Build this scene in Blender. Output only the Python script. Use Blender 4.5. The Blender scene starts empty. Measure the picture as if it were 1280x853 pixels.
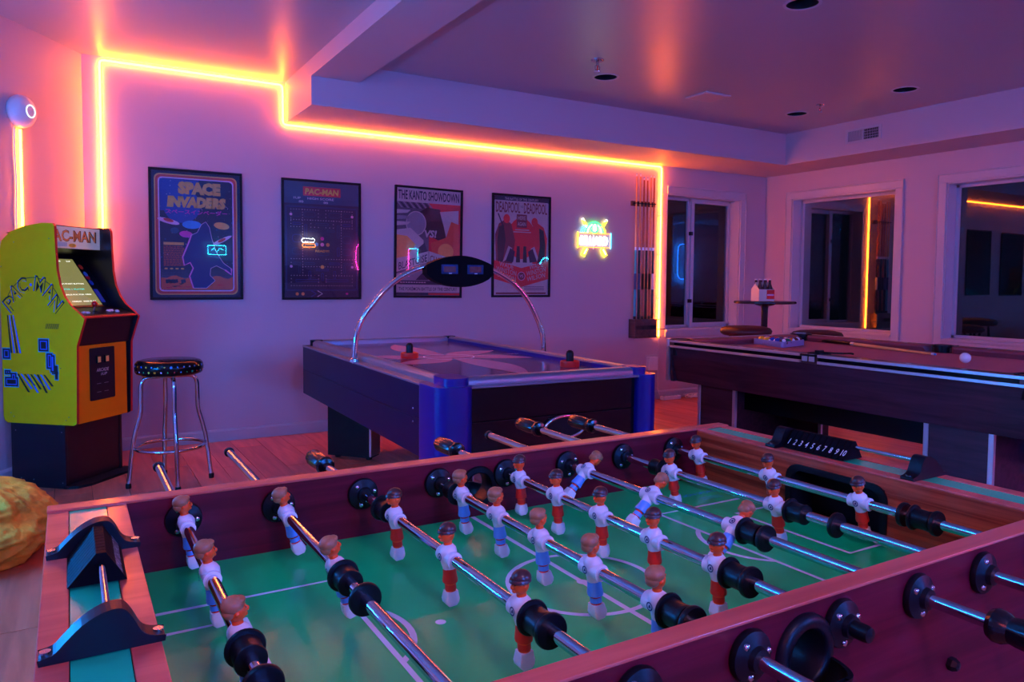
import bpy, bmesh, math, random
from mathutils import Vector, Matrix
random.seed(7)
S = bpy.context.scene
COL = S.collection
PI = math.pi
def R(a): return math.radians(a)

# ------------------------------------------------------------------ camera
cam_d = bpy.data.cameras.new('camera'); cam = bpy.data.objects.new('camera', cam_d); COL.objects.link(cam)
YAW, PITCH, ROLL = R(30.7), R(3.03), R(.473)
fwd = Vector((math.sin(YAW)*math.cos(PITCH), math.cos(YAW)*math.cos(PITCH), -math.sin(PITCH)))
rt = Vector((math.cos(YAW), -math.sin(YAW), 0)); up = rt.cross(fwd)
rt2 = rt*math.cos(ROLL)+up*math.sin(ROLL); up2 = -rt*math.sin(ROLL)+up*math.cos(ROLL)
M = Matrix((rt2, up2, -fwd)).transposed().to_4x4(); M.translation = (0, 0, 1.22)
cam.matrix_world = M
cam_d.sensor_width = 36; cam_d.lens = 934.0/1280*36
cam_d.shift_y = -25.5/1280
cam_d.clip_start = .02; cam_d.clip_end = 100
S.camera = cam
# ------------------------------------------------------------------ world, exposure
w = bpy.data.worlds.new('night'); S.world = w; w.use_nodes = True
w.node_tree.nodes['Background'].inputs[0].default_value = (.010, .016, .05, 1)
w.node_tree.nodes['Background'].inputs[1].default_value = .12
S.view_settings.view_transform = 'Standard'; S.view_settings.look = 'None'
S.view_settings.gamma = 1; S.view_settings.use_curve_mapping = False
S.view_settings.exposure = 0.0
# ------------------------------------------------------------------ room lamps: added table fill, and neon beside and behind the viewer
def area(name, loc, tgt, sx, sy, col, watts):
    d = bpy.data.lights.new(name, 'AREA'); d.shape = 'RECTANGLE'; d.size = sx; d.size_y = sy
    d.color = col; d.energy = watts
    o = bpy.data.objects.new(name, d); COL.objects.link(o); o.location = loc
    o.rotation_euler = (Vector(tgt)-Vector(loc)).to_track_quat('-Z', 'Y').to_euler()
    return o
area('table_fill', (.35, -.75, 2.45), (.75, 1.0, .8), .22, .22, (1, .50, .80), 10)   # added fill lamp above the viewer, brightens the foosball table
# strengths of the neon tubes beside and behind the viewer; blue, pink and coral are added light (built further down)
NEON = dict(cyan=95, blue=440, pink=120, coral=85, azure=480)
LED_STRENGTH = 105

# ------------------------------------------------------------------ materials
MATS = {}
def mat(name, col, rough=.5, metal=0., noise=0., nscale=20., bump=0., bscale=60., coat=0., emit=None, estr=0., spec=.5, alpha=1., stretch=None):
    m = bpy.data.materials.new(name); m.use_nodes = True; nt = m.node_tree; b = nt.nodes['Principled BSDF']
    b.inputs['Base Color'].default_value = (*col, 1); b.inputs['Roughness'].default_value = rough
    b.inputs['Metallic'].default_value = metal; b.inputs['Coat Weight'].default_value = coat
    b.inputs['Coat Roughness'].default_value = .08
    b.inputs['Specular IOR Level'].default_value = spec
    if emit: b.inputs['Emission Color'].default_value = (*emit, 1); b.inputs['Emission Strength'].default_value = estr
    tc = nt.nodes.new('ShaderNodeTexCoord'); mp = nt.nodes.new('ShaderNodeMapping')
    nt.links.new(tc.outputs['Object'], mp.inputs[0])
    if stretch: mp.inputs['Scale'].default_value = stretch
    if noise:
        n = nt.nodes.new('ShaderNodeTexNoise'); n.inputs['Scale'].default_value = nscale; n.inputs['Detail'].default_value = 5
        nt.links.new(mp.outputs[0], n.inputs['Vector'])
        mr = nt.nodes.new('ShaderNodeMapRange'); mr.inputs[3].default_value = 1-noise; mr.inputs[4].default_value = 1+noise
        mr.inputs[1].default_value = .3; mr.inputs[2].default_value = .7
        nt.links.new(n.outputs[0], mr.inputs[0])
        mx = nt.nodes.new('ShaderNodeVectorMath'); mx.operation = 'SCALE'; mx.inputs[0].default_value = col
        nt.links.new(mr.outputs[0], mx.inputs['Scale']); nt.links.new(mx.outputs[0], b.inputs['Base Color'])
    if bump:
        n = nt.nodes.new('ShaderNodeTexNoise'); n.inputs['Scale'].default_value = bscale; n.inputs['Detail'].default_value = 6
        nt.links.new(mp.outputs[0], n.inputs['Vector'])
        bp = nt.nodes.new('ShaderNodeBump'); bp.inputs['Strength'].default_value = bump; bp.inputs['Distance'].default_value = .01
        nt.links.new(n.outputs[0], bp.inputs['Height']); nt.links.new(bp.outputs[0], b.inputs['Normal'])
    MATS[name] = m; return m
def wood(name, dark, light, scale=(3, 40, 40), rough=.4, coat=.2, bands=14, rnd=0., wave=False):
    m = bpy.data.materials.new(name); m.use_nodes = True; nt = m.node_tree; b = nt.nodes['Principled BSDF']
    b.inputs['Roughness'].default_value = rough; b.inputs['Coat Weight'].default_value = coat; b.inputs['Coat Roughness'].default_value = .15; b.inputs['Specular IOR Level'].default_value = .15 if 'veneer' in name else .35
    tc = nt.nodes.new('ShaderNodeTexCoord'); mp = nt.nodes.new('ShaderNodeMapping'); mp.inputs['Scale'].default_value = scale
    nt.links.new(tc.outputs['Object'], mp.inputs[0])
    src = mp.outputs[0]
    if rnd:
        oi = nt.nodes.new('ShaderNodeObjectInfo'); ad = nt.nodes.new('ShaderNodeVectorMath'); ad.operation = 'ADD'
        sc = nt.nodes.new('ShaderNodeVectorMath'); sc.operation = 'SCALE'; sc.inputs[0].default_value = (31, 17, 5)
        nt.links.new(oi.outputs['Random'], sc.inputs['Scale']); nt.links.new(sc.outputs[0], ad.inputs[1]); nt.links.new(src, ad.inputs[0]); src = ad.outputs[0]
    n = nt.nodes.new('ShaderNodeTexNoise'); n.inputs['Scale'].default_value = 1; n.inputs['Detail'].default_value = 7; n.inputs['Distortion'].default_value = .6
    nt.links.new(src, n.inputs['Vector'])
    fac = n.outputs[0]
    if wave:
        wv = nt.nodes.new('ShaderNodeTexWave'); wv.bands_direction = 'Z'; wv.inputs['Scale'].default_value = bands/10
        wv.inputs['Distortion'].default_value = 7; wv.inputs['Detail'].default_value = 3; wv.inputs['Detail Scale'].default_value = .7
        nt.links.new(src, wv.inputs['Vector'])
        mm = nt.nodes.new('ShaderNodeMix'); mm.inputs[0].default_value = .5
        nt.links.new(n.outputs[0], mm.inputs[2]); nt.links.new(wv.outputs[1], mm.inputs[3]); fac = mm.outputs[0]
    cr = nt.nodes.new('ShaderNodeValToRGB'); cr.color_ramp.elements[0].position = .36 if 'veneer' in name else .32; cr.color_ramp.elements[1].position = .62 if 'veneer' in name else .68
    cr.color_ramp.elements[0].color = (*dark, 1); cr.color_ramp.elements[1].color = (*light, 1)
    nt.links.new(fac, cr.inputs[0])
    out = cr.outputs[0]
    if rnd:
        hs = nt.nodes.new('ShaderNodeHueSaturation'); mr = nt.nodes.new('ShaderNodeMapRange'); mr.inputs[3].default_value = 1-rnd; mr.inputs[4].default_value = 1+rnd
        nt.links.new(oi.outputs['Random'], mr.inputs[0]); nt.links.new(mr.outputs[0], hs.inputs['Value']); nt.links.new(out, hs.inputs['Color']); out = hs.outputs[0]
    nt.links.new(out, b.inputs['Base Color'])
    bp = nt.nodes.new('ShaderNodeBump'); bp.inputs['Strength'].default_value = .12; bp.inputs['Distance'].default_value = .004
    nt.links.new(fac, bp.inputs['Height']); nt.links.new(bp.outputs[0], b.inputs['Normal'])
    MATS[name] = m; return m
def glass(name, tint=(1, 1, 1), ior=1.5, rough=.0, extra=0.):
    m = bpy.data.materials.new(name); m.use_nodes = True; nt = m.node_tree; nt.nodes.clear()
    o = nt.nodes.new('ShaderNodeOutputMaterial'); t = nt.nodes.new('ShaderNodeBsdfTransparent'); g = nt.nodes.new('ShaderNodeBsdfGlossy')
    t.inputs[0].default_value = (*tint, 1); g.inputs['Roughness'].default_value = rough
    fr = nt.nodes.new('ShaderNodeFresnel'); fr.inputs[0].default_value = ior; mx = nt.nodes.new('ShaderNodeMixShader')
    ad = nt.nodes.new('ShaderNodeMath'); ad.operation = 'ADD'; ad.inputs[1].default_value = extra; ad.use_clamp = True
    nt.links.new(fr.outputs[0], ad.inputs[0]); nt.links.new(ad.outputs[0], mx.inputs[0])
    nt.links.new(t.outputs[0], mx.inputs[1]); nt.links.new(g.outputs[0], mx.inputs[2]); nt.links.new(mx.outputs[0], o.inputs[0])
    MATS[name] = m; return m
def emis(name, col, s):
    m = bpy.data.materials.new(name); m.use_nodes = True; nt = m.node_tree; nt.nodes.clear()
    o = nt.nodes.new('ShaderNodeOutputMaterial'); e = nt.nodes.new('ShaderNodeEmission')
    e.inputs[0].default_value = (*col, 1); e.inputs[1].default_value = s; nt.links.new(e.outputs[0], o.inputs[0])
    MATS[name] = m; return m

mat('wall', (.52, .43, .48), .55, bump=.05, bscale=90)
mat('ceiling', (.40, .38, .44), .36, bump=.02, bscale=60)
mat('trim', (.50, .49, .54), .3, bump=.02, bscale=40)
wood('floor_wood', (.48, .10, .05), (.70, .17, .09), (22, 2.2, 10), .32, .25, rnd=.16)
mat('joint', (.06, .04, .03), .8, noise=.2)
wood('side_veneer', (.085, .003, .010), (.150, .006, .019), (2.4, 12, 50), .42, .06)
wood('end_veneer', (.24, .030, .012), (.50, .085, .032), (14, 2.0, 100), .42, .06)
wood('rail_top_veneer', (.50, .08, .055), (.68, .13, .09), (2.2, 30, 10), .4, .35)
mat('field_green', (.001, .62, .15), .34, noise=.08, nscale=3, coat=.25)
mat('strip_green', (.008, .60, .27), .25, noise=.05, coat=.3)
mat('line_white', (.75, .78, .80), .4, noise=.03)
mat('chrome', (.60, .62, .66), .07, 1.)
mat('steel', (.55, .56, .58), .22, 1., bump=.02)
mat('black_plastic', (.004, .004, .007), .38, bump=.01, bscale=80, spec=.22)
mat('black_gloss', (.004, .004, .006), .16, bump=.004, spec=.3)
mat('black_matte', (.005, .005, .007), .55, noise=.2, spec=.2)
mat('rubber', (.004, .004, .006), .38, noise=.1, spec=.25)
mat('skin_plastic', (1, .09, .010), .40, noise=.05)
mat('white_plastic', (.80, .80, .82), .3, noise=.03)
mat('blue_plastic', (.12, .38, .85), .35, noise=.05)
mat('red_plastic', (.85, .02, .012), .33, noise=.05)
mat('brown_hair', (.40, .13, .05), .45, noise=.2, nscale=120)
mat('dark_hair', (.06, .018, .016), .3, noise=.2, nscale=120)
mat('navy_print', (.02, .05, .16), .4, noise=.05)
mat('arcade_yellow', (.84, .46, .002), .4, noise=.02, spec=.15)
mat('arcade_orange', (1, .24, .003), .4, noise=.02, spec=.15)
mat('arcade_red', (.70, .015, .015), .3, noise=.02)
mat('arcade_black', (.004, .004, .010), .3, coat=.0, bump=.01)
mat('print_blue', (.02, .12, .62), .4, noise=.05)
mat('print_cyan', (.03, .42, .50), .4, noise=.05)
mat('print_black', (.01, .01, .012), .4, noise=.05)
mat('hockey_blue', (.002, .004, .19), .32, noise=.03, coat=.3)
mat('hockey_side', (.003, .005, .032), .34, spec=.2)
mat('hockey_rail', (.20, .22, .27), .32, .45, spec=.4)
mat('hockey_top', (.10, .08, .20), .14, spec=.3)
mat('hockey_star', (.75, .34, .42), .14, spec=.3)
wood('pool_wood', (.016, .004, .010), (.060, .016, .032), (30, 2.4, 30), .42, .15)
mat('pool_cloth', (.40, .12, .13), .85, noise=.08, nscale=400, bump=.05, bscale=900)
mat('pool_cloth_dark', (.24, .05, .065), .85, noise=.08, nscale=400, bump=.05, bscale=900)
wood('pool_rail_wood', (.06, .02, .018), (.13, .045, .04), (20, 2.4, 20), .35, .3)
mat('silver_trim', (.72, .72, .76), .3, .85, bump=.01)
mat('pearl', (.8, .8, .75), .2, noise=.05)
mat('frame_black', (.005, .005, .008), .45, bump=.01, spec=.2)
mat('beanbag', (.78, .42, .03), .6, noise=.3, nscale=12, bump=1.0, bscale=22)
mat('maroon_vinyl', (.05, .006, .006), .45, bump=.05, bscale=50)
mat('table_black', (.012, .012, .018), .25, bump=.01)
glass('window_glass', (.75, .8, .85), 1.6, .0, .03)
glass('poster_glass', (1, 1, 1), 1.45, .01, .0)
emis('led_amber', (1, .145, .008), LED_STRENGTH)
for _n, _c in dict(cyan=(.0, .27, 1), blue=(.01, .17, 1), pink=(1, .03, .30), coral=(1, .12, .10), azure=(.0, .24, 1)).items(): emis('sign_'+_n, _c, NEON[_n])
emis('neon_white', (1, .95, .95), 5); emis('neon_yellow', (1, .85, .03), 6); emis('neon_green', (.03, 1, .12), 6)
emis('neon_orange', (1, .2, .02), 6); emis('neon_cyan', (.05, .7, 1), 6); emis('neon_pink', (1, .05, .35), 8); emis('neon_blue', (.03, .12, 1), 8)
emis('sign_pinkish', (1, .06, .5), 30); emis('mini_cyan', (.03, .55, 1), 45); emis('mini_white', (.8, .95, 1), 40); emis('mini_orange', (1, .25, .02), 35); emis('mini_pink', (1, .06, .5), 35); emis('ring_white', (.7, .85, 1), 2.2)
# poster inks
def ink(n, c): mat('ink_'+n, c, .45, noise=.06, nscale=60)
for n, c in dict(navy=(.003, .005, .045), black=(.004, .004, .008), orange=(1, .40, .08), red=(.85, .015, .02), pink=(1, .50, .70), magenta=(.95, .03, .35), white=(.78, .78, .80),
                 blue=(.008, .05, .30), sky=(.04, .32, .70), teal=(.008, .07, .15), grey=(.30, .30, .34), dgrey=(.10, .10, .13), yellow=(1, .60, .05), rust=(.85, .10, .03), cream=(.62, .55, .52), midblue=(.004, .010, .14), maroon=(.22, .02, .03)).items(): ink(n, c)

# ------------------------------------------------------------------ mesh helpers
class MB:
    def __init__(s): s.v = []; s.f = []; s.m = []; s.mats = []
    def mi(s, name):
        if name not in s.mats: s.mats.append(name)
        return s.mats.index(name)
    def add(s, vs, fs, mt, X=None):
        o = len(s.v); k = s.mi(mt)
        for v in vs:
            v = Vector(v)
            if X is not None: v = X @ v
            s.v.append(tuple(v))
        for f in fs: s.f.append(tuple(i+o for i in f)); s.m.append(k)
        return s
    def box(s, a, b, mt, X=None):
        x0, y0, z0 = a; x1, y1, z1 = b
        vs = [(x0,y0,z0),(x1,y0,z0),(x1,y1,z0),(x0,y1,z0),(x0,y0,z1),(x1,y0,z1),(x1,y1,z1),(x0,y1,z1)]
        return s.add(vs, [(0,3,2,1),(4,5,6,7),(0,1,5,4),(1,2,6,5),(2,3,7,6),(3,0,4,7)], mt, X)
    def lathe(s, prof, n, mt, X=None, cap=True):
        vs = []; fs = []
        for r, z in prof:
            for i in range(n): a = 2*PI*i/n; vs.append((r*math.cos(a), r*math.sin(a), z))
        for j in range(len(prof)-1):
            for i in range(n): k = (i+1) % n; fs.append((j*n+i, j*n+k, (j+1)*n+k, (j+1)*n+i))
        if cap:
            if prof[0][0] > 1e-6: fs.append(tuple(range(n-1, -1, -1)))
            if prof[-1][0] > 1e-6: fs.append(tuple((len(prof)-1)*n+i for i in range(n)))
        return s.add(vs, fs, mt, X)
    def cyl(s, p0, p1, r, mt, n=16, r2=None, X=None):
        p0 = Vector(p0); p1 = Vector(p1); d = p1-p0
        T = Matrix.Translation(p0) @ d.to_track_quat('Z', 'Y').to_matrix().to_4x4()
        if X is not None: T = X @ T
        return s.lathe([(r, 0), (r if r2 is None else r2, d.length)], n, mt, T)
    def tube(s, path, r, mt, n=10, closed=False, X=None):
        P = [Vector(p) for p in path]; vs = []; fs = []; N = len(P); prev = None
        for i, p in enumerate(P):
            if closed: t = (P[(i+1) % N]-P[i-1])
            else: t = P[min(i+1, N-1)]-P[max(i-1, 0)]
            t.normalize()
            if prev is None:
                a = Vector((0, 0, 1)) if abs(t.z) < .9 else Vector((1, 0, 0)); u = t.cross(a).normalized()
            else: u = (prev - t*prev.dot(t)).normalized()
            prev = u; q = t.cross(u)
            for k in range(n): a = 2*PI*k/n; vs.append(p+(u*math.cos(a)+q*math.sin(a))*r)
        for i in range(N if closed else N-1):
            j = (i+1) % N
            for k in range(n): l = (k+1) % n; fs.append((i*n+k, i*n+l, j*n+l, j*n+k))
        if not closed: fs.append(tuple(range(n-1, -1, -1))); fs.append(tuple((N-1)*n+k for k in range(n)))
        return s.add(vs, fs, mt, X)
    def prism(s, poly, z0, z1, mt, X=None, mt_side=None):
        n = len(poly); vs = [(x, y, z0) for x, y in poly]+[(x, y, z1) for x, y in poly]
        s.add(vs, [tuple(range(n-1, -1, -1)), tuple(range(n, 2*n))], mt, X)
        return s.add(vs, [(i, (i+1) % n, (i+1) % n+n, i+n) for i in range(n)], mt_side or mt, X)
    def flat(s, poly, z, mt, X=None): return s.add([(x, y, z) for x, y in poly], [tuple(range(len(poly)))], mt, X)
    def strip(s, pts, wd, z, mt, X=None, closed=False):
        P = [Vector((p[0], p[1])) for p in pts]; N = len(P); vs = []; fs = []
        for i in range(N):
            if closed: t = P[(i+1) % N]-P[i-1]; 
            else: t = P[min(i+1, N-1)]-P[max(i-1, 0)]
            t.normalize(); nn = Vector((-t.y, t.x))*wd/2
            a = P[i]+nn; b = P[i]-nn; vs += [(a.x, a.y, z), (b.x, b.y, z)]
        for i in range(N if closed else N-1): j = (i+1) % N; fs.append((2*i, 2*i+1, 2*j+1, 2*j))
        return s.add(vs, fs, mt, X)
    def sphere(s, c, r, mt, n=14, m=8, X=None, sc=(1, 1, 1)):
        prof = [(max(1e-7, math.sin(PI*j/m)), -math.cos(PI*j/m)) for j in range(m+1)]
        T = Matrix.Translation(c) @ Matrix.Diagonal((r*sc[0], r*sc[1], r*sc[2], 1))
        if X is not None: T = X @ T
        return s.lathe(prof, n, mt, T, cap=False)
    def rings(s, rings, mt, n=12, X=None, e=2.0):
        # stacked super-ellipse sections: (z, cx, cy, rx, ry)
        vs = []; fs = []
        for z, cx, cy, rx, ry in rings:
            for i in range(n):
                a = 2*PI*i/n; c_, s_ = math.cos(a), math.sin(a)
                vs.append((cx+rx*math.copysign(abs(c_)**(2/e), c_), cy+ry*math.copysign(abs(s_)**(2/e), s_), z))
        for j in range(len(rings)-1):
            for i in range(n): k = (i+1) % n; fs.append((j*n+i, j*n+k, (j+1)*n+k, (j+1)*n+i))
        fs.append(tuple(range(n-1, -1, -1))); fs.append(tuple((len(rings)-1)*n+i for i in range(n)))
        return s.add(vs, fs, mt, X)
    def text(s, t, size, mt, X=None, z=0, w=None, bold=0., shear=0., align='CENTER', h=None):
        vs, fs = text_geo(t, bold, shear)
        if not vs: return s
        xs = [v[0] for v in vs]; ys = [v[1] for v in vs]; x0, x1, y0, y1 = min(xs), max(xs), min(ys), max(ys)
        sy = size/.7 if h is None else h/(y1-y0); sx = sy if w is None else w/(x1-x0)
        cx = (x0+x1)/2 if align == 'CENTER' else x0
        yo = 0 if h is None else y0
        return s.add([((v[0]-cx)*sx, (v[1]-yo)*sy, z) for v in vs], fs, mt, X)
    def mesh(s, name, smooth=None):
        me = bpy.data.meshes.new(name); me.from_pydata(s.v, [], s.f)
        for n in s.mats: me.materials.append(MATS[n])
        me.polygons.foreach_set('material_index', s.m); me.update()
        if smooth is not None:
            me.polygons.foreach_set('use_smooth', [True]*len(s.f)); me.set_sharp_from_angle(angle=R(smooth))
        return me
    def build(s, name, parent=None, loc=(0, 0, 0), smooth=None, bevel=None, rot=(0, 0, 0), label=None, seg=2):
        o = bpy.data.objects.new(name, s.mesh(name, smooth)); COL.objects.link(o); o.parent = parent
        o.location = loc; o.rotation_euler = rot
        if label: o['label'] = label
        if bevel:
            b = o.modifiers.new('bevel', 'BEVEL'); b.width = bevel; b.segments = seg; b.limit_method = 'ANGLE'; b.angle_limit = R(40)
        return o
_TX = {}
def text_geo(t, bold=0., shear=0.):
    k = (t, bold, shear)
    if k not in _TX:
        c = bpy.data.curves.new('t', 'FONT'); c.body = t; c.offset = bold; c.shear = shear; c.resolution_u = 2
        o = bpy.data.objects.new('t', c); COL.objects.link(o)
        bpy.context.view_layer.update()
        me = o.evaluated_get(bpy.context.evaluated_depsgraph_get()).to_mesh()
        _TX[k] = ([tuple(v.co) for v in me.vertices], [tuple(p.vertices) for p in me.polygons])
        bpy.data.objects.remove(o); bpy.data.curves.remove(c)
    return _TX[k]
def thing(name, label, cat, loc=(0, 0, 0), rz=0, group=None):
    o = bpy.data.objects.new(name, None); COL.objects.link(o); o.location = loc; o.rotation_euler = (0, 0, rz)
    o.empty_display_size = .05
    return tag(o, label, cat, group)
def tag(o, label, cat, group=None):
    o['label'] = label; o['category'] = cat
    if group: o['group'] = group
    return o
def struct(o): o['kind'] = 'structure'; return o
def share(me, name, parent, loc=(0, 0, 0), rot=(0, 0, 0), label=None, scale=None):
    o = bpy.data.objects.new(name, me); COL.objects.link(o); o.parent = parent; o.location = loc; o.rotation_euler = rot
    if scale: o.scale = scale
    if label: o['label'] = label
    return o
def arc(cx, cy, r, a0, a1, n, ry=None): return [(cx+r*math.cos(R(a0+(a1-a0)*i/n)), cy+(ry or r)*math.sin(R(a0+(a1-a0)*i/n))) for i in range(n+1)]
def ell(cx, cy, rx, ry, n=20): return arc(cx, cy, rx, 0, 360*(n-1)/n, n-1, ry)
def rrect(x0, y0, x1, y1, r, n=5):
    return arc(x1-r, y0+r, r, -90, 0, n)+arc(x1-r, y1-r, r, 0, 90, n)+arc(x0+r, y1-r, r, 90, 180, n)+arc(x0+r, y0+r, r, 180, 270, n)
def frameX(origin, xd, yd):
    xd = Vector(xd).normalized(); yd = Vector(yd).normalized(); zd = xd.cross(yd)
    m = Matrix((xd, yd, zd)).transposed().to_4x4(); m.translation = origin; return m

# ------------------------------------------------------------------ room shell
YB, XR, YF, ZC, ZS = 5.90, 6.85, -2.2, 2.73, 2.42
XL = -1.2; YD = 3.994; XC = .105       # left wall, where the angled corner wall starts / meets the back wall
W1 = (5.36, 6.44, .72, 2.14); W2 = (4.335, 5.53, .72, 2.14); W3 = (2.62, 3.85, .72, 2.14)
def wall_with_holes(name, a0, a1, z0, z1, holes, X, th=.2):
    mb = MB(); us = sorted({a0, a1}|{h[0] for h in holes}|{h[1] for h in holes})
    for u0, u1 in zip(us, us[1:]):
        h = [q for q in holes if q[0] <= u0 and u1 <= q[1]]
        if h: mb.box((u0, 0, z0), (u1, th, h[0][2]), 'wall', X); mb.box((u0, 0, h[0][3]), (u1, th, z1), 'wall', X)
        else: mb.box((u0, 0, z0), (u1, th, z1), 'wall', X)
    return struct(mb.build(name))
wall_with_holes('wall_back', XC-.2, XR+.2, 0, ZC+.05, [W1], Matrix.Translation((0, YB, 0)))
XRw = Matrix(((0, 1, 0, XR), (1, 0, 0, 0), (0, 0, 1, 0), (0, 0, 0, 1)))
wall_with_holes('wall_right', YF, YB, 0, ZC+.05, [W2, W3], XRw)
mb = MB(); mb.box((XL-.2, YF, 0), (XL, YD, ZC+.05), 'wall'); struct(mb.build('wall_left'))
mb = MB(); mb.prism([(XC, YB), (XL, YD), (XL-.2, YD+.05), (XC-.2, YB+.1)][::-1], 0, ZC+.05, 'wall'); struct(mb.build('wall_corner'))
mb = MB(); mb.box((XL-.2, YF-.2, 0), (XR+.2, YF, ZC+.05), 'wall'); struct(mb.build('wall_front'))
# ceiling with round holes for the recessed lights
LX = (3.44, 5.61); LIGHTS = [(3.44, 2.75), (3.44, 4.47), (5.61, 3.51), (5.61, 4.51)]
mb = MB(); rr = .084; hs = .12
xs = sorted([XL-.2, XR+.2]+[x+d for x in LX for d in (-hs, hs)]); ys = sorted([YF-.2, YB+.1]+[y+d for y in (2.75, 3.51) for d in (-hs, hs)]+[4.35, 4.63])
def patch(cx, cy, x0, x1, y0, y1):
    n = 32; vs = []; fs = []
    for i in range(n):
        a = 2*PI*(i+.5)/n; c, s_ = math.cos(a), math.sin(a); vs.append((cx+rr*c, cy+rr*s_, ZC))
        k = 1/max(abs(c), abs(s_)); qx = cx+c*k*hs; qy = cy+s_*k*hs
        qx = x1 if c*k > .999 else x0 if c*k < -.999 else qx; qy = y1 if s_*k > .999 else y0 if s_*k < -.999 else qy
        vs.append((qx, qy, ZC))
    # square corners
    for i in range(n): j = (i+1) % n; fs.append((2*i, 2*i+1, 2*j+1, 2*j))
    for q, (ix, iy) in enumerate(((x1, y1), (x0, y1), (x0, y0), (x1, y0))):
        o = len(vs); vs.append((ix, iy, ZC)); i = 4+8*q-1; j = i+1; fs.append((2*i+1, o, 2*(j % n)+1))
    mb.add(vs, fs, 'ceiling')
for x0, x1 in zip(xs, xs[1:]):
    for y0, y1 in zip(ys, ys[1:]):
        hit = [c for c in LIGHTS if x0 < c[0] < x1 and y0 < c[1] < y1 and x1-x0 < .3]
        if hit: patch(*hit[0], x0, x1, y0, y1)
        else: mb.add([(x0, y0, ZC), (x1, y0, ZC), (x1, y1, ZC), (x0, y1, ZC)], [(0, 1, 2, 3)], 'ceiling')
mb.box((XL-.2, YF-.2, ZC+.16), (XR+.2, YB+.1, ZC+.2), 'ceiling')
struct(mb.build('ceiling'))
mb = MB(); mb.box((1.46, 5.18, ZS), (XR, YB, ZC), 'wall'); struct(mb.build('trim_1'))          # soffit along the posters' wall
mb = MB(); mb.box((6.29, YF, ZS+.001), (XR, 5.18, ZC), 'wall'); struct(mb.build('trim_2'))     # soffit along the window wall
mb = MB(); mb.box((1.46, YF, 2.615), (1.80, 5.18, ZC), 'wall'); struct(mb.build('trim_3'))     # ceiling beam
# baseboards
def baseboard(name, p0, p1, nrm):
    p0 = Vector((*p0, 0)); p1 = Vector((*p1, 0)); n = Vector((*nrm, 0)).normalized(); mb = MB()
    L = (p1-p0).length; X = frameX(p0, n, (0, 0, 1)); X2 = X @ Matrix.Identity(4)
    prof = [(0, 0), (.014, 0), (.014, .075), (.008, .088), (0, .09)]
    d = (p1-p0); vs = [tuple(p0+n*a+Vector((0, 0, b))) for a, b in prof]+[tuple(p1+n*a+Vector((0, 0, b))) for a, b in prof]
    k = len(prof); mb.add(vs, [(i, (i+1) % k, (i+1) % k+k, i+k) for i in range(k)]+[tuple(range(k)), tuple(range(2*k-1, k-1, -1))], 'trim')
    return struct(mb.build(name))
dn = Vector((YB-YD, -(XC-XL))).normalized()
baseboard('baseboard_back', (XC, YB), (XR, YB), (0, -1)); baseboard('baseboard_right', (XR, YB), (XR, YF), (-1, 0))
baseboard('baseboard_left', (XL, YD), (XC, YB), (dn.x, dn.y))
# floor: slab, planks as parts near the viewer's eye, the rest joined
mb = MB(); mb.box((XL-.1, YF-.1, -.06), (XR+.1, YB+.1, -.008), 'joint'); floor = struct(mb.build('floor'))
PW, PL = .185, 1.25
def plank_mesh(L, W):
    m_ = MB(); m_.box((-W/2, -L/2, -.008), (W/2, L/2, 0), 'floor_wood'); return m_.mesh('plank')
PM = plank_mesh(PL-.003, PW-.003); rest = MB(); nP = 0
nx = int((XR-XL)/PW)+1
for i in range(nx):
    x = XL+PW*(i+.5); off = (i*.437) % 1*PL
    for j in range(-1, 8):
        y = YF+off+PL*(j+.5)
        if y-PL/2 > YB or y+PL/2 < YF: continue
        wall_y = YB if x > XC else YB-(XC-x)*1.46
        if y-PL/2 > wall_y+.3: continue
        vis = (y+PL/2 > 2.9 and (x < 2.6 or x > 3.0)) or (x < 0.05 and y+PL/2 > .7)
        y0 = max(y-PL/2, YF); y1 = min(y+PL/2, YB)
        if vis and y0 == y-PL/2 and y1 == y+PL/2:
            share(PM, 'plank', floor, (x, y, 0)); nP += 1
        elif vis:
            share(plank_mesh(y1-y0-.003, PW-.003), 'plank', floor, (x, (y0+y1)/2, 0)); nP += 1
        else: rest.box((x-PW/2+.0015, y0+.0015, -.008), (x+PW/2-.0015, y1-.0015, 0), 'floor_wood')
o = rest.build('plank_field', floor); o['kind'] = 'stuff'
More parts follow.
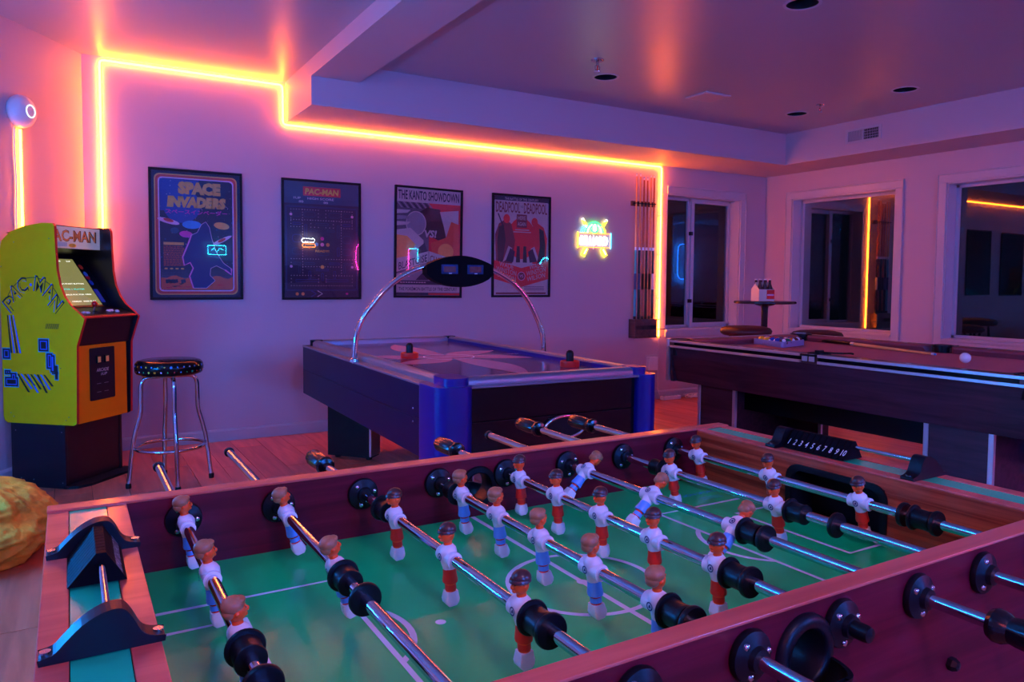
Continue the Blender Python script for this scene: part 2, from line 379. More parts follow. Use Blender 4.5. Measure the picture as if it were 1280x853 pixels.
# windows
def window(name, u0, u1, z0, z1, X, mull=None, left_trim=True, latch=False, depth=.165):
    fr = MB()
    # reveals
    t = .012
    fr.box((u0, 0, z0), (u0+t, depth, z1), 'trim', X); fr.box((u1-t, 0, z0), (u1, depth, z1), 'trim', X)
    fr.box((u0, 0, z0), (u1, depth, z0+t), 'trim', X); fr.box((u0, 0, z1-t), (u1, depth, z1), 'trim', X)
    root = struct(fr.build(name))
    tr = MB(); w_ = .07
    lw = w_ if left_trim else 0
    if left_trim: tr.box((u0-w_, -.016, z0-w_), (u0, 0, z1), 'trim', X); tr.box((u0-w_-.010, -.022, z0-w_), (u0-w_-.0005, 0, z1+w_), 'trim', X)
    tr.box((u1, -.016, z0-w_), (u1+w_, 0, z1), 'trim', X); tr.box((u1+w_+.0005, -.022, z0-w_), (u1+w_+.010, 0, z1+w_), 'trim', X)
    tr.box((u0-lw, -.016, z1+.0005), (u1+w_, 0, z1+w_), 'trim', X); tr.box((u0-lw-(.010 if left_trim else 0), -.022, z1+w_+.0005), (u1+w_+.010, 0, z1+w_+.012), 'trim', X)
    tr.box((u0+.0005, -.016, z0-w_), (u1-.0005, 0, z0-.013), 'trim', X); tr.box((u0+.0005, -.030, z0-.0125), (u1-.0005, 0, z0+.006), 'trim', X)
    tr.build('window_casing', root, bevel=.003)
    sa = MB(); a, b = u0+t, u1-t; c, d = z0+t, z1-t; fw = .028; y0, y1 = depth-.035, depth
    panes = [(a, b)] if mull is None else [(a, mull-.035), (mull+.045, b)]
    sa.box((a, y0, c), (a+fw, y1, d), 'trim', X); sa.box((b-fw, y0, c), (b, y1, d), 'trim', X)
    sa.box((a, y0, c), (b, y1, c+fw), 'trim', X); sa.box((a, y0, d-fw), (b, y1, d), 'trim', X)
    if mull is not None:
        sa.box((mull-.035, y0, c), (mull+.0, y1, d), 'trim', X); sa.box((mull+.002, y0-.018, c), (mull+.045, y1, d), 'trim', X)
        sa.box((mull+.045, y0-.018, d-fw-.02), (b, y1-.01, d-fw), 'trim', X); sa.box((mull+.045, y0-.018, c+fw), (b, y1-.01, c+fw+.02), 'trim', X)
    sa.build('sash_frame', root, bevel=.002)
    for p, q in panes:
        g = MB(); g.box((p+.005 if p != a else a+fw-.005, depth-.012, c+fw-.005), (q-.005 if q != b else b-fw+.005, depth-.006, d-fw+.005), 'window_glass', X); g.build('pane', root)
    if latch:
        for zz in (1.02, 1.75):
            l = MB(); l.box((mull-.02, y0-.03, zz-.02), (mull+.018, y0, zz+.02), 'black_plastic', X); l.build('latch', root, bevel=.003)
    return root
window('window_1', *W1, Matrix.Translation((0, YB, 0)), mull=5.82, left_trim=False, latch=True)
window('window_2', *W2, XRw); window('window_3', *W3, XRw)
# ------------------------------------------------------------------ ceiling fittings
LL = {(3.44, 2.75): 'round recessed ceiling light nearest the viewer, cut by the top of the photo', (3.44, 4.47): 'round recessed ceiling light just beyond the chrome sprinkler head',
      (5.61, 3.51): 'rightmost dark round recessed ceiling light', (5.61, 4.51): 'round recessed ceiling light nearest the far corner of the room'}
for (x, y), lb in LL.items():
    t = thing('recessed_light', lb, 'light', (x, y, ZC), group='recessed ceiling lights')
    m_ = MB(); m_.lathe([(.0835, .0), (.0835, -.004), (.100, -.004), (.100, .0)], 32, 'trim', cap=False); m_.build('trim_ring', t, smooth=40)
    m_ = MB(); m_.lathe([(.0835, .0), (.080, .02), (.075, .13), (0.0001, .13)], 32, 'black_matte', cap=False); m_.build('baffle', t, smooth=40)
def sprinkler(x, y, lb, k=1.):
    t = thing('fire_sprinkler', lb, 'sprinkler', (x, y, ZC), group='ceiling sprinkler heads')
    m_ = MB(); m_.lathe([(.036*k, 0), (.034*k, -.006*k), (.012*k, -.012*k)], 20, 'chrome'); m_.build('escutcheon', t, smooth=40)
    m_ = MB(); m_.cyl((0, 0, 0), (0, 0, -.03*k), .008*k, 'chrome'); m_.tube([(-.003*k, 0, -.028*k), (-.016*k, 0, -.036*k), (-.013*k, 0, -.05*k), (0, 0, -.06*k)], .003*k, 'chrome', 6)
    m_.tube([(.003*k, 0, -.028*k), (.016*k, 0, -.036*k), (.013*k, 0, -.05*k), (0, 0, -.06*k)], .003*k, 'chrome', 6); m_.build('head_frame', t, smooth=40)
    m_ = MB(); m_.lathe([(.018*k, -.064*k), (.019*k, -.060*k), (.004*k, -.059*k)], 16, 'chrome'); m_.build('deflector', t, smooth=30)
    m_ = MB(); m_.cyl((0, 0, -.03*k), (0, 0, -.058*k), .003*k, 'arcade_red', 8); m_.build('bulb', t)
sprinkler(3.13, 4.16, 'chrome fire sprinkler head above the air hockey table, beside a recessed light', 1.3)
sprinkler(5.49, 4.18, 'small white fire sprinkler head between the two far recessed lights')
t = thing('ceiling_speaker', 'square white flush panel in the ceiling between the lights', 'speaker', (4.49, 4.48, ZC), R(-1))
m_ = MB(); m_.box((-.135, -.12, -.012), (.135, .12, 0), 'trim'); m_.build('cover_plate', t, bevel=.004)
m_ = MB(); m_.box((-.118, -.103, -.014), (.118, .103, -.0115), 'wall'); m_.build('grille_cloth', t)
# supply vent on the right soffit face
t = thing('air_vent', 'white rectangular air vent on the soffit above the windows', 'vent', (6.29, 4.32, 2.588), 0)
m_ = MB()
for a, b in (((-.008, -.18, -.066), (0, .18, -.046)), ((-.008, -.18, .046), (0, .18, .066)), ((-.008, -.18, -.046), (0, -.155, .046)), ((-.008, .155, -.046), (0, .18, .046)), ((-.008, -.006, -.046), (0, .006, .046))): m_.box(a, b, 'trim')
m_.build('vent_frame', t, bevel=.002)
m_ = MB(); m_.box((-.002, -.155, -.046), (-.0005, -.006, .046), 'black_matte'); m_.box((-.002, .006, -.046), (-.0005, .155, .046), 'steel'); m_.build('backing', t)
bl = MB(); bl.box((-.0065, -.001, -.045), (-.0015, .001, .045), 'trim'); BM = bl.mesh('louver')
for i in range(9): share(BM, 'louver', t, (0, -.145+i*.0165, 0))
for i in range(9): share(BM, 'louver', t, (0, .018+i*.0165, 0), (0, 0, R(-50)))
bl = MB(); bl.box((-.004, -.15, -.0015), (-.002, -.008, .0015), 'trim'); BM = bl.mesh('crossbar')
for z in (-.024, 0, .024): share(BM, 'crossbar', t, (0, 0, z))

# ------------------------------------------------------------------ LED strips
def led(name, pts, lb, r=.0075):
    t = thing(name, lb, 'light strip', pts[0]); P = [Vector(p)-Vector(pts[0]) for p in pts]; Q = []
    for i, p in enumerate(P):
        if 0 < i < len(P)-1:
            a = (P[i-1]-p).normalized(); b = (P[i+1]-p).normalized(); q = .028
            for k in range(6): s_ = k/5; Q.append((p+a*q)*(1-s_)**2+p*2*s_*(1-s_)+(p+b*q)*s_**2)
        else: Q.append(p)
    m_ = MB(); m_.tube(Q, r, 'led_amber', 10); m_.build('glowing_tube', t, smooth=60)
    return t
yl = YB-.014
led('led_strip', [(.213, yl, 1.25), (.212, yl, 2.702), (1.437, yl, 2.702), (1.440, yl, 2.404), (5.268, yl, 2.404), (5.268, yl, .655)], 'long amber LED strip outlining the poster wall and soffit')
_t = bpy.data.objects['led_strip']
for z in (1.9, 1.5, 1.05):
    m_ = MB(); m_.box((5.268-.213-.012, -.004, z-1.25), (5.268-.213+.012, .013, z-1.25+.012), 'white_plastic'); m_.build('mounting_clip', _t)
wn = Vector((dn.x, dn.y, 0)); wp = lambda s_, z, o=0: Vector((XC, YB, z))-Vector((math.cos(R(55.6)), math.sin(R(55.6)), 0))*s_+wn*o
SD = .612
led('led_strip', [wp(SD, 1.25, .014), wp(SD, 2.10, .014)], 'short vertical amber LED strip running down from the round wall device')
# power lead next to it
_s2 = bpy.data.objects['led_strip.001']; m_ = MB(); m_.tube([wp(SD+.035+.004*math.sin(i*.9), 2.1-i*.06, .006)-_s2.location for i in range(14)], .0035, 'white_plastic', 6); m_.build('power_cord', _s2, smooth=60, label='thin white cord')
# round wall device
xdir = Vector((math.cos(R(55.6)), math.sin(R(55.6)), 0)); Xd = frameX(wp(SD+.008, 2.205, 0), xdir, (0, 0, 1))
t = thing('smart_wall_speaker', 'white round domed wall device with a glowing ring above the short LED strip', 'device'); t.matrix_world = Xd
m_ = MB(); m_.lathe([(.075, 0), (.092, .008), (.098, .03), (.092, .055), (.075, .074), (.05, .086), (.02, .092), (.0001, .093)], 40, 'white_plastic', cap=False)
m_.build('housing', t, smooth=60)
m_ = MB(); m_.tube([(.036*math.cos(2*PI*i/32), .036*math.sin(2*PI*i/32), .0905) for i in range(32)], .0028, 'ring_white', 8, closed=True); m_.build('light_ring', t, smooth=60)

# neon signs on the walls beside and behind the viewer (small ones known from reflections; coral bar and large loops added for light)
def wall_neon(lb, X, *tubes, r=.009):
    t = thing('neon_sign', lb, 'neon sign', group='neon signs behind the viewer'); t.matrix_world = X
    for pts, mt, cl in tubes: m_ = MB(); m_.tube([(x, y, .02) for x, y in pts], r, mt, 8, cl); m_.build('glowing_tube', t, smooth=60)
XRr = lambda x, z: frameX((x, YF+.03, z), (-1, 0, 0), (0, 0, 1))
XLr = lambda y, z: frameX((XL+.03, y, z), (0, 1, 0), (0, 0, 1))
wall_neon('long high cyan neon bar on the left wall beside the viewer', XLr(1.9, 2.44), ([(-.7, 0), (.7, 0)], 'sign_cyan', False), r=.02)
wall_neon('low azure neon bar on the left wall beside the viewer', XLr(3.25, 1.05), ([(-.45, 0), (.45, 0)], 'sign_azure', False), r=.018)
wall_neon('added coral light bar on the left wall beside the viewer', XLr(-.7, 2.3), ([(-.45, 0), (.45, 0)], 'sign_coral', False), r=.015)  # added bar, throws red light on the window wall
wall_neon('small blue outlined neon sign behind the viewer', XRr(2.25, 1.72), (rrect(-.15, -.08, .15, .08, .02), 'mini_cyan', True), ([(-.10, 0), (-.05, .03), (0, -.03), (.05, .03), (.10, 0)], 'mini_cyan', False), r=.006)
wall_neon('added blue light loop behind the viewer, in the middle of the wall', XRr(3.03, 1.75), (rrect(-.20, -.45, .20, .45, .15), 'sign_blue', True))  # added to light the room blue; its reflection falls between the posters
wall_neon('added blue light loop behind the viewer, at the left of the wall', XRr(.45, 1.75), (rrect(-.20, -.45, .20, .45, .15), 'sign_blue', True))  # second added blue loop, for the back wall and soffit
wall_neon('small white and orange neon sign behind the viewer', XRr(3.85, 1.88), (rrect(-.12, .03, .12, .10, .03), 'mini_white', True), (rrect(-.13, -.06, .11, .0, .02), 'mini_orange', True), r=.008)
wall_neon('tall pink neon loop behind the viewer', XRr(4.83, 1.66), (ell(0, 0, .07, .25, 24), 'sign_pinkish', True), r=.010)
wall_neon('added pink light loop behind the viewer, at the right of the wall', XRr(5.25, 1.75), (rrect(-.18, -.40, .18, .40, .15), 'sign_pink', True))  # added pink light source, set clear of the poster reflections
wall_neon('pink and cyan neon arch behind the viewer', XRr(5.95, 1.65), ([(.10, -.35), (.10, .2)], 'mini_pink', False), ([(.10, .2), (-.10, .2), (-.10, -.05)], 'mini_cyan', False), r=.010)
wall_neon('small cyan neon arc on the window wall beside the viewer', frameX((XR-.03, 1.39, 1.41), (0, -1, 0), (0, 0, 1)), (arc(0, 0, .2, 30, 200, 16), 'mini_cyan', False))

# small wall items near the far corner of the poster wall
t = thing('power_adapter', 'white plug-in power box low on the wall below the cue rack', 'adapter', (5.18, YB, .38))
m_ = MB(); m_.box((-.06, -.045, -.07), (.06, 0, .07), 'white_plastic'); m_.build('body', t, bevel=.006)
m_ = MB(); m_.box((-.075, -.006, -.09), (.085, -.001, .09), 'trim'); m_.build('outlet_plate', t, bevel=.003)
m_ = MB(); m_.tube([Vector(q)-_t.location for q in [(5.275, YB-.006, .655-i*.045) for i in range(13)]+[(5.28, YB-.03, .05)]], .0035, 'white_plastic', 6); m_.build('power_cord', _t, smooth=60, label='white power cord')
t = thing('power_strip', 'white power strip lying on the floor against the baseboard', 'power strip', (5.40, YB-.08, 0))
m_ = MB(); m_.box((-.13, -.03, 0), (.11, .03, .038), 'white_plastic'); m_.build('body', t, bevel=.005)
for i in range(5):
    m_ = MB(); m_.box((-.11+i*.042, -.014, .038), (-.085+i*.042, .014, .0395), 'steel'); m_.build('socket', t)
random.seed(3); pts = []
for i in range(60): a = i*.55; pts.append((5.66+.10*math.cos(a)+.02*math.sin(i*1.7)+i*.0012, YB-.11+.045*math.sin(a*1.3), .008+.03*abs(math.sin(i*.37))))
m_ = MB(); m_.tube(pts, .0045, 'white_plastic', 6); tag(m_.build('coiled_cable', smooth=60), 'loose coil of white cable on the floor beside the power strip', 'cable')

# ------------------------------------------------------------------ posters
def poster(cx, cz, W, H, lb, art, tilt=0.):
    X0 = frameX((0, 0, 0), (1, 0, 0), (0, 0, 1))   # local x right, y up, z toward the room (-y)
    t = thing('framed_poster', lb, 'poster', (cx, YB, cz), group='framed posters on the long wall'); t.rotation_euler = (0, tilt, 0)
    b = .018; hw, hh = W/2, H/2; m_ = MB(); d = .022
    for q in (((-hw, hh-b, .002), (hw, hh, d)), ((-hw, -hh, .002), (hw, -hh+b, d)), ((-hw, -hh+b, .002), (-hw+b, hh-b, d)), ((hw-b, -hh+b, .002), (hw, hh-b, d))): m_.box(*q, 'frame_black', X0)
    m_.build('frame', t, bevel=.002)
    m_ = MB(); m_.X = X0; art(m_, hw-b, hh-b, X0); m_.build('print', t)
    m_ = MB(); m_.box((-hw+b, -hh+b, .0155), (hw-b, hh-b, .0172), 'poster_glass', X0); m_.build('glazing', t)
    return t
Z0 = .0062; DZ = .0004
def R2(m, x0, y0, x1, y1, ink_, k, X): m.flat([(x0, y0), (x1, y0), (x1, y1), (x0, y1)], Z0+DZ*k, 'ink_'+ink_, X)
def art1(m, w, h, X):
    rnd = random.Random(5)
    m.box((-w, -h, .004), (w, h, Z0), 'ink_navy', X)
    for k, (ins, c) in enumerate(((.018, 'orange'), (.027, 'red'), (.036, 'rust'), (.043, 'pink'), (.052, 'navy'))):
        m.flat(rrect(-w+ins, -h+ins, w-ins, h-ins, .045-ins*.4), Z0+DZ*(k+1), 'ink_'+c, X)
    iw, ih = w-.055, h-.055
    m.flat([p for p in ell(-.10, .21, .125, .125, 28)], Z0+DZ*6, 'ink_blue', X)
    m.flat([(-iw, ih), (-iw, .17), (-.13, .17), (.02, ih)], Z0+DZ*6.5, 'ink_blue', X)
    for i in range(150):
        x, y = rnd.uniform(-iw, iw), rnd.uniform(-.22, ih); s = rnd.choice((.0012, .0018, .003))
        m.flat([(x-s, y), (x, y-s), (x+s, y), (x, y+s)], Z0+DZ*7, 'ink_'+rnd.choice(('white', 'pink', 'sky')), X)
    m.text('SPACE', .08, 'ink_orange', X @ Matrix.Translation((.02, .292, 0)), Z0+DZ*9, w=.29, bold=.085, h=.092, shear=.0)
    m.text('INVADERS', .08, 'ink_orange', X @ Matrix.Translation((.0, .196, 0)), Z0+DZ*9, w=.40, bold=.085, h=.082, shear=.12)
    m.text('スペースインベーダー', .04, 'ink_magenta', X @ Matrix.Translation((0, .148, 0)), Z0+DZ*9, w=.42, bold=.02, h=.036)
    # plain saucers and blobs
    for x, y, rx, ry, c, a in ((-.19, .095, .075, .018, 'pink', -14), (-.19, .102, .035, .012, 'red', -14), (.165, -.035, .085, .014, 'pink', 28), (.17, -.03, .03, .011, 'red', 28), (.17, .075, .055, .026, 'orange', -8), (-.035, .075, .065, .03, 'sky', 0), (-.075, .005, .045, .024, 'magenta', -5), (-.15, .03, .028, .022, 'teal', 0)):
        T = X @ Matrix.Translation((x, y, 0)) @ Matrix.Rotation(R(a), 4, 'Z'); m.flat(ell(0, 0, rx, ry, 16), Z0+DZ*(10 if c == 'red' else 9), 'ink_'+c, T)
    # text block
    R2(m, -.225, -.075, -.09, -.055, 'orange', 8, X)
    for i in range(14):
        y = -.088-i*.0105; x = -.225
        while x < -.10: l = rnd.uniform(.008, .022); R2(m, x, y, x+l, y+.005, 'rust', 8, X); x += l+.004
    for i in range(4): m.flat(ell(-.21+i*.036, -.245, .012, .006, 10), Z0+DZ*8, 'ink_orange', X)
    # halftone, ground, tower-like dark ridge with a pink rim
    for i in range(46):
        for j in range(8): x = -iw+.004+i*.0105+(j % 2)*.005; y = -.255-j*.008; s = .0016+.0002*j; m.flat([(x-s, y), (x, y-s), (x+s, y), (x, y+s)], Z0+DZ*7.5, 'ink_grey', X)
    g = [(-iw, -ih)]+[(iw, -ih), (iw, -.30)]+[(iw-i*.03, -.305-.012*math.sin(i*1.3)) for i in range(1, 16)]+[(-iw, -.31)]
    m.flat(g, Z0+DZ*9, 'ink_rust', X)
    for i in range(8): x = rnd.uniform(-.22, .1); m.flat([(x, -.325), (x+.03, -.32), (x+.034, -.345), (x+.004, -.352)], Z0+DZ*10, 'ink_navy', X)
    for i in range(12): x = rnd.uniform(-.22, .15); y = rnd.uniform(-.385, -.34); m.flat([(x, y), (x+rnd.uniform(.03, .07), y+.004), (x+.02, y-.008)], Z0+DZ*10, 'ink_'+rnd.choice(('red', 'black', 'red')), X)
    hill = [(-.03, -.385), (-.055, -.30), (-.03, -.24), (-.05, -.20), (-.09, -.22), (-.10, -.16), (-.06, -.06), (-.04, .0), (.0, .02), (.03, .08), (.06, .10), (.085, .06), (.10, -.02), (.13, -.12), (.18, -.2), (.235, -.24), (.235, -.285), (.19, -.25), (.13, -.22), (.09, -.24), (.085, -.29), (.12, -.33), (.06, -.385)]
    m.flat(hill, Z0+DZ*11, 'ink_midblue', X); m.strip(hill[:8], .012, Z0+DZ*12, 'ink_magenta', X); m.strip(hill, .0035, Z0+DZ*13, 'ink_pink', X, closed=True); m.strip(hill[15:18], .014, Z0+DZ*12, 'ink_magenta', X)
def art2(m, w, h, X):
    rnd = random.Random(9)
    m.box((-w, -h, .004), (w, h, Z0), 'ink_navy', X)
    R2(m, -w, h-.17, w, h, 'teal', .5, X)
    R2(m, -.15, .345, .15, .415, 'red', 2, X)
    m.text('PAC-MAN', .05, 'ink_yellow', X @ Matrix.Translation((0, .355, 0)), Z0+DZ*3, w=.27, bold=.04, h=.048, shear=.1)
    m.text('1UP', .03, 'ink_white', X @ Matrix.Translation((-.195, .315, 0)), Z0+DZ*3, w=.055, h=.018, bold=.01)
    m.text('00', .03, 'ink_white', X @ Matrix.Translation((-.165, .288, 0)), Z0+DZ*3, w=.035, h=.018, bold=.01)
    m.text('HIGH SCORE', .03, 'ink_white', X @ Matrix.Translation((-.01, .315, 0)), Z0+DZ*3, w=.21, h=.018, bold=.01)
    m.text('00', .03, 'ink_white', X @ Matrix.Translation((.03, .288, 0)), Z0+DZ*3, w=.035, h=.018, bold=.01)
    # plain maze: nested rounded outlines and rows of dots
    m.strip(rrect(-w+.012, -.40, w-.012, .262, .012), .003, Z0+DZ*2, 'ink_teal', X, closed=True)
    m.strip(rrect(-w+.02, -.392, w-.02, .254, .010), .002, Z0+DZ*2, 'ink_blue', X, closed=True)
    for (x, y, a, b) in ((-.20, .20, .03, .02), (-.10, .20, .045, .02), (.10, .20, .045, .02), (.20, .20, .03, .02), (-.20, .125, .03, .008), (.20, .125, .03, .008), (0, .125, .05, .008), (-.13, .07, .008, .05), (.13, .07, .008, .05), (-.07, .075, .03, .007), (.07, .075, .03, .007),
                       (0, -.035, .055, .032), (-.20, .01, .035, .03), (.20, .01, .035, .03), (-.20, -.09, .035, .025), (.20, -.09, .035, .025), (-.13, -.09, .008, .035), (.13, -.09, .008, .035), (0, -.11, .05, .008), (-.10, -.185, .04, .007), (.10, -.185, .04, .007), (-.20, -.185, .03, .007), (.20, -.185, .03, .007),
                       (-.18, -.23, .008, .03), (.18, -.23, .008, .03), (0, -.235, .05, .007), (-.12, -.32, .09, .008), (.12, -.32, .09, .008), (-.10, -.275, .008, .03), (.10, -.275, .008, .03), (0, -.29, .008, .03)):
        m.strip(rrect(x-a, y-b, x+a, y+b, min(a, b)*.7, 2), .0028, Z0+DZ*2, 'ink_'+rnd.choice(('blue', 'teal', 'teal')), X, closed=True)
    def dots(x0, y0, x1, y1):
        L = math.hypot(x1-x0, y1-y0); n = max(1, int(L/.021))
        for i in range(n+1): x = x0+(x1-x0)*i/n; y = y0+(y1-y0)*i/n; s = .0027; m.flat([(x-s, y-s), (x+s, y-s), (x+s, y+s), (x-s, y+s)], Z0+DZ*3, 'ink_cream', X)
    for q in ((-.245, .235, -.03, .235), (.03, .235, .245, .235), (-.245, .155, .245, .155), (-.245, .235, -.245, .10), (.245, .235, .245, .10), (-.245, .10, -.155, .10), (.245, .10, .155, .10), (-.155, .235, -.155, -.28), (.155, .235, .155, -.28), (-.09, .155, -.09, .10), (.09, .155, .09, .10), (-.09, .10, -.03, .10), (.09, .10, .03, .10), (-.03, .235, -.03, .155), (.03, .235, .03, .155),
              (-.245, -.15, -.03, -.15), (.03, -.15, .245, -.15), (-.245, -.15, -.245, -.21), (.245, -.15, .245, -.21), (-.245, -.28, -.09, -.28), (.245, -.28, .09, -.28), (-.155, -.21, .155, -.21), (-.245, -.36, .245, -.36), (-.245, -.28, -.245, -.36), (.245, -.28, .245, -.36), (-.03, -.28, -.03, -.36), (.03, -.28, .03, -.36)): dots(*q)
    for x, y in ((-.245, .195), (.245, .195), (-.245, -.21), (.245, -.21)): m.flat(ell(x, y, .011, .011, 14), Z0+DZ*4, 'ink_pink', X)
    for x, y, c in ((-.045, -.035, 'sky'), (0, -.035, 'pink'), (.045, -.035, 'orange'), (0, .012, 'magenta'), (.0, -.212, 'yellow')): m.flat(ell(x, y, .015, .015, 14), Z0+DZ*4, 'ink_'+c, X)
    m.text('READY!', .02, 'ink_yellow', X @ Matrix.Translation((0, -.095, 0)), Z0+DZ*3, w=.11, h=.018, bold=.02)
    for x, c in ((-.20, 'orange'), (-.155, 'orange')): m.flat(ell(x, -.425, .013, .013, 12), Z0+DZ*4, 'ink_'+c, X)
    m.strip([(-.09, -.40), (-.05, -.424), (-.09, -.447)], .007, Z0+DZ*4, 'ink_blue', X); m.strip([(-.04, -.40), (0, -.424), (-.04, -.447)], .006, Z0+DZ*4, 'ink_white', X)
    m.flat(ell(.20, -.425, .012, .009, 12), Z0+DZ*4, 'ink_magenta', X)
def art3(m, w, h, X):
    m.box((-w, -h, .004), (w, h, Z0), 'ink_dgrey', X)
    R2(m, -w, h-.115, w, h, 'cream', 1, X)
    m.text('THE KANTO SHOWDOWN', .07, 'ink_navy', X @ Matrix.Translation((0, h-.095, 0)), Z0+DZ*2, w=2*w-.03, bold=.02, h=.078)
    R2(m, -w, -.10, 0, h-.115, 'dgrey', 1, X); R2(m, 0, -.10, w, h-.115, 'red', 1, X)
    for i in range(11): x = -w+i*.028; m.flat([(x, h-.115), (x+.012, h-.115), (x+.06, h-.165), (x+.042, h-.165)], Z0+DZ*2, 'ink_navy' if i % 2 else 'ink_grey', X)
    m.flat([(-.02, .30), (.10, .29), (.13, .22), (.16, .05), (.10, .02), (.0, .06), (-.10, .16), (-.12, .24)], Z0+DZ*3, 'ink_black', X)
    m.flat([(.10, .27), (.28, .29), (.28, .06), (.17, .02), (.14, .14)], Z0+DZ*3.4, 'ink_cream', X)
    m.flat([(.16, .05), (.21, .19), (.28, .17), (w, -.14), (.03, -.10), (.02, .0)], Z0+DZ*4, 'ink_rust', X)
    m.flat(ell(.16, -.07, .075, .07, 18), Z0+DZ*5, 'ink_orange', X)
    m.flat(ell(-.12, .16, .09, .10, 20), Z0+DZ*4, 'ink_grey', X); m.strip(ell(-.12, .16, .09, .10, 20), .008, Z0+DZ*5, 'ink_cream', X, closed=True)
    m.flat([(-w, .10), (-.17, .12), (-.05, .02), (-.05, -.12), (-w, -.16)], Z0+DZ*4.4, 'ink_cream', X); m.flat([(-w, .06), (-.2, .05), (-.12, -.02), (-.2, -.12), (-w, -.14)], Z0+DZ*4.8, 'ink_orange', X)
    m.flat([(-.04, .0), (.0, -.11), (-.12, -.12), (-.10, -.05)], Z0+DZ*5, 'ink_navy', X)
    for i in range(3): m.flat([(-w, .27+i*.0-.05*i), (-.17, .27-.05*i), (-.2, .245-.05*i), (-w, .235-.05*i)], Z0+DZ*5, 'ink_'+('cream', 'grey', 'cream')[i], X)
    m.text('VS!', .1, 'ink_cream', X @ Matrix.Translation((.015, .045, 0)), Z0+DZ*7, w=.115, h=.065, bold=.04, shear=.15)
    # slanting name banners
    m.flat([(-w, -.255), (-.0, -.165), (0, -.07), (-w, -.155)], Z0+DZ*6, 'ink_cream', X); m.flat([(0, -.165), (w, -.235), (w, -.15), (0, -.07)], Z0+DZ*6, 'ink_cream', X)
    Tl = X @ Matrix.Translation((-.145, -.198, 0)) @ Matrix(((1, 0, 0, 0), (.30, 1, 0, 0), (0, 0, 1, 0), (0, 0, 0, 1)))
    Tr = X @ Matrix.Translation((.142, -.198, 0)) @ Matrix(((1, 0, 0, 0), (-.26, 1, 0, 0), (0, 0, 1, 0), (0, 0, 0, 1)))
    m.text('BLASTOISE', .06, 'ink_navy', Tl, Z0+DZ*7, w=.26, h=.062, bold=.01); m.text('CHARIZARD', .06, 'ink_maroon', Tr, Z0+DZ*7, w=.26, h=.062, bold=.01)
    m.strip([(0, -.07), (0, -.165)], .004, Z0+DZ*8, 'ink_navy', X); m.strip(ell(0, -.20, .036, .036, 18), .005, Z0+DZ*8, 'ink_dgrey', X, closed=True)
    m.flat([(-w, -.27), (0, -.19), (w, -.25), (w, -.33), (-w, -.33)], Z0+DZ*4.5, 'ink_grey', X)
    m.flat([(-.12, -.32), (-.06, -.26), (.0, -.32)], Z0+DZ*5, 'ink_navy', X); m.flat([(.03, -.32), (.06, -.25), (.14, -.32)], Z0+DZ*5, 'ink_red', X)
    R2(m, -w, -.355, w, -.325, 'navy', 6, X)
    for i in range(10): R2(m, -.26+i*.024, -.344, -.242+i*.024, -.336, 'cream', 7, X)
    R2(m, -w, -.425, w, -.36, 'cream', 6, X)
    m.text('THE POKÉMON BATTLE OF THE CENTURY', .04, 'ink_navy', X @ Matrix.Translation((0, -.41, 0)), Z0+DZ*7, w=2*w-.05, h=.036, bold=.01)
    R2(m, -w, -.446, 0, -.43, 'navy', 6, X); R2(m, 0, -.446, w, -.43, 'red', 6, X)
